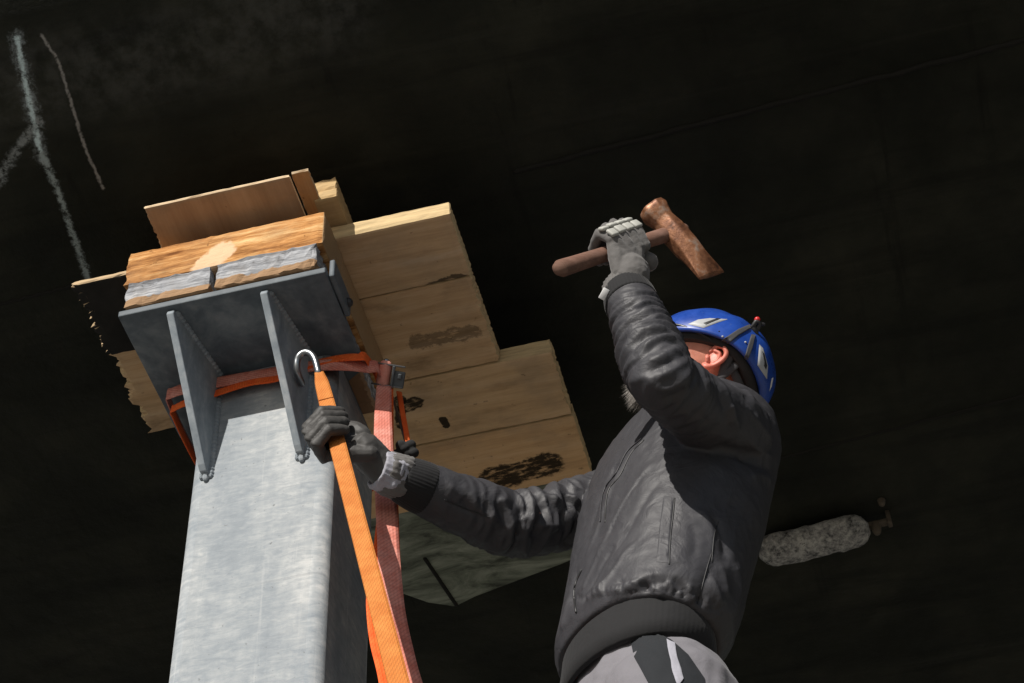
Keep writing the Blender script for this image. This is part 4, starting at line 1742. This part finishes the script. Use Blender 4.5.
M_VENT = mat_plain('pale grey vent insert', (.36, .37, .38), .5)
M_VDARK = mat_plain('dark vent slot', (.01, .01, .012), .6)
v1 = surf_patch('vent', hbv, Z_((272, 138), (330, 112), (400, 104), (500, 110), (440, 130), (362, 160)), .0004, .0016, M_VENT, helmet)
surf_patch('vent_slot', hbv, Z_((360, 136), (440, 108), (460, 112), (375, 146)), .0022, .0006, M_VDARK, v1 or helmet)
v2 = surf_patch('vent', hbv, Z_((678, 252), (700, 275), (728, 375), (722, 452), (700, 420), (668, 372)), .0004, .0016, M_VENT, helmet)
surf_patch('vent_slot', hbv, Z_((690, 292), (703, 310), (718, 375), (712, 398), (700, 376), (702, 352)), .0022, .0006, M_VDARK, v2 or helmet)
surf_patch('sticker', hbv, Z_((748, 446), (757, 440), (747, 495), (735, 520)), .0005, .0006, mat_plain('white sticker', (.6, .6, .6), .5), helmet)
surf_patch('retainer_strap', hbv, Z_((436, 244), (500, 206), (560, 166), (622, 140), (636, 158), (560, 204), (505, 250), (470, 258)), .0010, .0018, M_STRAPG, helmet)
surf_patch('retainer_strap', hbv, Z_((632, 196), (656, 200), (640, 270), (614, 342), (594, 330), (606, 280)), .0010, .0018, M_STRAPG, helmet)
for q in ((470, 209), (600, 241), (450, 178), (436, 220)):
    pc = cast(hbv, *Z_(q)[0])
    if pc is not None:
        bm = bmesh.new()
        bmesh.ops.create_icosphere(bm, subdivisions=2, radius=.0022 if q[0] in (470, 600) else .0014, matrix=Matrix.Translation(pc))
        pobj('rivet', bm_mesh(bm), M_VENT if q[0] in (470, 600) else M_VDARK, helmet)
# headlamp clip
pc = hbv.ray_cast(EYE, ray(*Z_((640, 160))[0]))
if pc[0] is not None:
    b0, nn = pc[0], pc[1]
    e1 = nn.cross(cF).normalized()
    tocam = -cF
    q = lambda x, y, d: b0 + cR * (x * .00032) - cU * (y * .00032) + tocam * d
    bm = bmesh.new()
    add_tube(bm, catmull([q(-14, 10, .002), q(0, -10, .008), q(20, -38, .008), q(36, -20, .006), q(22, 8, .006), q(12, 34, .003)], 5), .0042, 8)
    add_tube(bm, [q(2, -4, .006), q(14, 28, .006)], .006, 8)
    add_tube(bm, [q(30, -28, .004), q(62, -20, .004)], .003, 8)
    clip = pobj('lamp_clip', bm_mesh(bm), M_BLACKRUB, helmet)
    bm = bmesh.new()
    bmesh.ops.create_icosphere(bm, subdivisions=2, radius=.0055, matrix=Matrix.Translation(q(24, -46, .006)))
    k = Mat('red plastic', .35)
    k.color((.55, .02, .02))
    pobj('clip_button', bm_mesh(bm), k, clip)

# ---- trousers and boots
bm = bmesh.new()
loft(bm, [(hipc + Vector((0, 0, -.12)), .150, .110, RGT, FRT), (hipc + Vector((0, 0, -.03)), .138, .100, RGT, FRT), (at(637, 689, 2.235), .116, .082, RGT, FRT), (at(640, 660, 2.235), .108, .078, RGT, FRT)])
for nm in 'rl':
    hj, kn, an_, foot = LEGS[nm]
    add_tube(bm, catmull([hj + Vector((0, 0, .02)), hj.lerp(kn, .5), kn, kn.lerp(an_, .5), an_ + Vector((0, 0, -.01))], 8), lerp_list([.100, .090, .074, .070, .068], 8), 20)
tme = remesh(bm, .006, 6, .5)
sculpt(tme, [(H_((400, 372), (420, 470), (480, 600)), .005, -.003), (H_((350, 430), (300, 520), (260, 619)), .012, .006), (H_((250, 440), (200, 540)), .010, -.005)], 5., .003)
tbv = bvh_of(tme)
trous = pobj('trousers', tme, M_TROU)
surf_patch('pocket', tbv, H_((412, 372), (520, 376), (610, 420), (690, 490), (765, 600), (770, 660), (620, 660), (520, 650), (440, 500)), .0014, .0022, M_TRBL, trous)
surf_patch('pocket_trim', tbv, H_((590, 430), (625, 446), (640, 520), (665, 610), (640, 640), (612, 560)), .0052, .0010, M_PALE, trous)
for nm in 'rl':
    hj, kn, an_, foot = LEGS[nm]
    bm = bmesh.new()
    add_tube(bm, catmull([an_ + Vector((0, 0, .05)), an_ - Vector((0, 0, .02)), foot + FRT * .04 + Vector((0, 0, .055)), foot + FRT * .13 + Vector((0, 0, .045)), foot + FRT * .19 + Vector((0, 0, .04))], 5),
             lerp_list([.056, .054, .054, .048, .036], 5), 18)
    me = remesh(bm, .006, 3)
    for v in me.vertices:
        v.co.z = max(v.co.z, PO.z + .001)
    pobj('boot', me, M_BLACKRUB)

# ---- gloved hands
HV = .0019


def glove(name, O, x, y, z, chains, palm, thumb, spacing, rf, mat, kn_off, cuffpts, creases=True):
    """a hand round a grip. O: point on the grip axis, x: little finger -> index, y: wrist -> knuckles, z: back of the hand"""
    def W3(p):
        return O + x * p[0] + y * p[1] + z * p[2]
    bm = bmesh.new()
    offs = [1.5, .5, -.5, -1.5]                        # index .. little
    lens = [.97, 1.04, 1.0, .86]
    kn = []
    for i, (o_, ln) in enumerate(zip(offs, lens)):
        xx = o_ * spacing
        ch = []
        for k_, (cy, cz) in enumerate(chains):
            ch.append((xx + kn_off[k_], cy * (ln if k_ else 1), cz * (ln if k_ else 1)))
        pts = [W3(p) for p in ch]
        kn.append(ch[0])
        # rooted in the palm, three bones, a wider joint at each knuckle
        root = W3((xx * .8, ch[0][1] - .030, ch[0][2] - .004))
        seq = [root, pts[0], pts[0].lerp(pts[1], .5), pts[1], pts[1].lerp(pts[2], .5), pts[2], pts[2].lerp(pts[3], .6), pts[3]]
        rr = [rf * 1.0, rf * 1.16, rf * 1.0, rf * 1.10, rf * .95, rf * 1.02, rf * .92, rf * .84]
        rr = [r * (.9 if i == 3 else 1) for r in rr]
        add_tube(bm, seq, rr, 12)
    # palm: metacarpals as a slab of tubes
    for o_ in (1.5, .9, .3, -.3, -.9, -1.5):
        a = W3((palm[0][0] + o_ * spacing * .62, palm[0][1], palm[0][2]))
        b = W3((palm[1][0] + o_ * spacing * .92, palm[1][1], palm[1][2]))
        add_tube(bm, [a, a.lerp(b, .5), b], [palm[2], palm[2] * 1.05, palm[2] * .9], 12)
    # ball of the thumb and thumb
    t = [W3(p) for p in thumb]
    add_tube(bm, catmull(t, 4), lerp_list([.016, .0165, .0135, .0125, .0095], 4), 12)
    # wrist and glove cuff
    cp = [W3(p) if not isinstance(p, Vector) else p for p in cuffpts[0]]
    add_tube(bm, catmull(cp, 5), lerp_list(cuffpts[1], 5), 20)
    me = remesh(bm, HV, 2, .5)
    co, no = mesh_np(me)
    for i in range(len(co)):
        p = Vector(co[i])
        d = .0007 * mn.noise(p * 120) + .0009 * mn.noise(p * 55)
        co[i] += no[i] * d
    me.vertices.foreach_set('co', co.ravel())
    me.update()
    bv = bvh_of(me)
    return pobj(name, me, mat), bv, W3


# left hand round the hammer handle: back of the hand towards the viewer
HL0, HL1 = at(562, 268, 1.93), at(674, 232, 2.00)
hx = (HL1 - HL0).normalized()
OL = at(622, 253, 1.966)
OL = HL0 + hx * (OL - HL0).dot(hx)
yl = (OL - WL)
yl = (yl - hx * yl.dot(hx)).normalized()
zl = hx.cross(yl)
if zl.dot(cF) > 0:
    zl = -zl
print('left grip', OL, (OL - WL).length, zl)
wl3 = Vector(((WL - OL).dot(hx), (WL - OL).dot(yl), (WL - OL).dot(zl)))
gl, glb, GL3 = glove('glove', OL, hx, yl, zl,
                     [(.004, .030), (.034, .018), (.030, -.016), (.002, -.026)],
                     ((wl3.x * .7, -.052, .016), (0, .000, .025), .0135),
                     [(.026, -.044, .008), (.036, -.030, -.008), (.040, -.014, -.024), (.030, .006, -.033), (.014, .016, -.036)],
                     .0185, .0100, M_GLOV2, (.0, .0, .0, .0),
                     ([(wl3.x * .5, -.050, .014), (wl3.x * .8, -.066, .013), WL + dL * .012, WL - dL * .012], [.030, .029, .032, .034]))
# pale rubber pads on the knuckles
M_PAD = mat_plain('pale rubber pad', (.36, .36, .33), .6)
for i in range(4):
    o_ = (1.5 - i) * .0185
    for (cy, cz, sy, sz, tilt) in ((.012, .0395, .0085, .0035, .25), (.029, .031, .0065, .0035, .8)):
        bm = bmesh.new()
        add_box(bm, (-.0080, -sy, -sz), (.0080, sy, sz), .003, 3)
        R5 = Matrix((hx, (yl * math.cos(tilt) - zl * math.sin(tilt)), (yl * math.sin(tilt) + zl * math.cos(tilt)))).transposed().to_4x4()
        R5.translation = GL3((o_, cy - .002 * (i == 3), cz - .001))
        bm.transform(R5)
        pobj('knuckle_pad', bm_mesh(bm), M_PAD, gl)
# wrist opening: pale crumpled cuff and a small white tab
cuff('glove_cuff', WL + dL * .020, WL - dL * .030, .034, .037, M_GLOV2, gl, 30, .0007, .001, .003, 5)
bm = bmesh.new()
tp = at(604, 294, 1.95)
add_box(bm, (-.005, -.009, -.001), (.005, .009, .001), .0006)
R6 = Matrix((cR, cU, -cF)).transposed().to_4x4()
R6 = R6 @ Matrix.Rotation(-.5, 4, 'Z')
R6.translation = tp
bm.transform(R6)
pobj('label_tab', bm_mesh(bm), mat_plain('white tab', (.7, .7, .7), .7), gl)

# right hand round the strap: palm behind it, fingers closed over it towards the viewer
OR_ = on_strap(347, 431)
xs = -SD
yr_ = -cR
yr_ = (yr_ - xs * yr_.dot(xs)).normalized()
zr = xs.cross(yr_)
if zr.dot(cF) < 0:
    zr = -zr
# turn the fist a little so that the knuckles slope as in life
def turn(v, ax, a):
    return Matrix.Rotation(a, 3, ax) @ v
xr, yr2, zr2 = turn(xs, zr, math.radians(0)), turn(yr_, zr, math.radians(0)), zr
# rotate about the view axis: fingers run down to the left
for_rot = math.radians(4)
xr, yr2 = turn(xr, cF, -for_rot * .35), turn(yr2, cF, -for_rot)
yr2 = (yr2 - zr2 * yr2.dot(zr2)).normalized()
xr = (xr - yr2 * xr.dot(yr2) - zr2 * xr.dot(zr2)).normalized()
w3 = Vector(((WR - OR_).dot(xr), (WR - OR_).dot(yr2), (WR - OR_).dot(zr2)))
print('right grip', OR_, 'wrist in hand frame', w3)
gr, grb, GR3 = glove('glove', OR_, xr, yr2, zr2,
                     [(.024, .022), (.039, -.006), (.015, -.0245), (-.016, -.0185)],
                     ((w3.x * .55, -.052, .020), (0, .006, .020), .0140),
                     [(.012, -.046, .014), (.028, -.036, .010), (.044, -.022, .012), (.058, -.010, .014), (.070, -.004, .014)],
                     .0225, .0111, M_GLOV, (.0, -.010, .002, .012),
                     ([(w3.x * .45, -.040, .018), (w3.x * .8, w3.y * .85, w3.z * .85), WR, WR - dR * .03], [.027, .028, .030, .031]))
cuff('glove_cuff', WR + dR * .012, WR - dR * .026, .030, .035, M_GLOV2, gr, 26, .0007, .002, .005, 9)

# ------------------------------------------------------------------ hammer
HB = HL0
hlen = (HL1 - HL0).length
k = mat_wood('worn hickory handle', (.17, .095, .07), (.09, .045, .035), (.25, .15, .12), 3.3, 'x', .3)
ham = empty('sledge_hammer', OL, label='rusty sledge hammer with a wooden handle, raised in the gloved fist', cat='hammer')
bm = bmesh.new()
hp = [HL0 - hx * .004, HL0, HL0 + hx * .03, HL0.lerp(HL1, .35), HL0.lerp(HL1, .6), HL0.lerp(HL1, .85), HL1, HL1 + hx * .022]
add_tube(bm, catmull([p - OL for p in hp], 5), lerp_list([.0140, .0148, .0140, .0130, .0126, .0130, .0130, .012], 5), 20, flat=(zl, .82))
link('handle', bm_mesh(bm), k, ham, True)
k = Mat('rusty forged steel', .48, .45, .5)
n = k.noise(k.co(), 26, 6, .68)
n2 = k.noise(k.co(off=(3, 0, 1)), 90, 4, .7)
c = k.ramp(k.math('ADD', k.math('MULTIPLY', n, .7), k.math('MULTIPLY', n2, .3)), [(.34, (.04, .02, .013)), (.44, (.14, .055, .025)), (.55, (.27, .12, .058)), (.67, (.36, .27, .215))])
k.color(c)
k.bump(n2, .5, .002)
M_RH = k
# head: octagonal striking end at one side, a flattened wedge (straight peen) at the other
T0, T1 = at(650, 199, 1.955), at(694, 271, 1.985)
hax = (T1 - T0)
hax = (hax - hx * hax.dot(hx) * .85).normalized()
mid_h = HL1 - hx * .002
s0 = (T0 - mid_h).dot(hax)
s1 = (T1 - mid_h).dot(hax)
print('head len', s1 - s0, s0, s1)
hz_ = hax.cross(hx).normalized()
hx2 = hz_.cross(hax).normalized()
bm = bmesh.new()
st = [(s0 - .002, .021, .021, 0), (s0, .0265, .0265, 0), (s0 + .010, .0285, .0285, 0), (s0 + .026, .0240, .0240, 0), (s0 * .45, .0215, .0230, 0), (0, .0255, .0255, 0), (s1 * .35, .0250, .0250, 0), (s1 * .62, .0265, .0190, 0), (s1 * .93, .0320, .0080, 0), (s1, .0315, .0045, 0)]
rings = []
for s, a, b, _ in st:
    rg = []
    for j in range(32):
        t = 2 * math.pi * (j + .5) / 32
        # squarish octagon section
        ct, s_t = math.cos(t), math.sin(t)
        m_ = min(1 / max(abs(ct), abs(s_t), 1e-6), 1.36 / (abs(ct) + abs(s_t)))
        p = mid_h - OL + hax * s + hx2 * (a * .9 * ct * m_) + hz_ * (b * .9 * s_t * m_)
        p += Vector((mn.noise(p * 70), mn.noise(p * 70 + Vector((5, 0, 0))), mn.noise(p * 70 + Vector((0, 5, 0))))) * .0011
        rg.append(bm.verts.new(p))
    rings.append(rg)
for r0, r1 in zip(rings, rings[1:]):
    for j in range(32):
        bm.faces.new((r0[j], r0[(j + 1) % 32], r1[(j + 1) % 32], r1[j]))
bm.faces.new(rings[0][::-1])
bm.faces.new(rings[-1])
bmesh.ops.subdivide_edges(bm, edges=bm.edges[:], cuts=1, use_grid_fill=True, smooth=.4)
hh = link('head', bm_mesh(bm), M_RH, ham, True)
bm = bmesh.new()
add_box(bm, (-.003, -.010, -.0012), (.003, .010, .0012), .0005)
R7 = Matrix((hx, hax, hz_)).transposed().to_4x4()
R7.translation = mid_h - OL + hx * .026
bm.transform(R7)
link('wedge', bm_mesh(bm), M_IRON, ham)
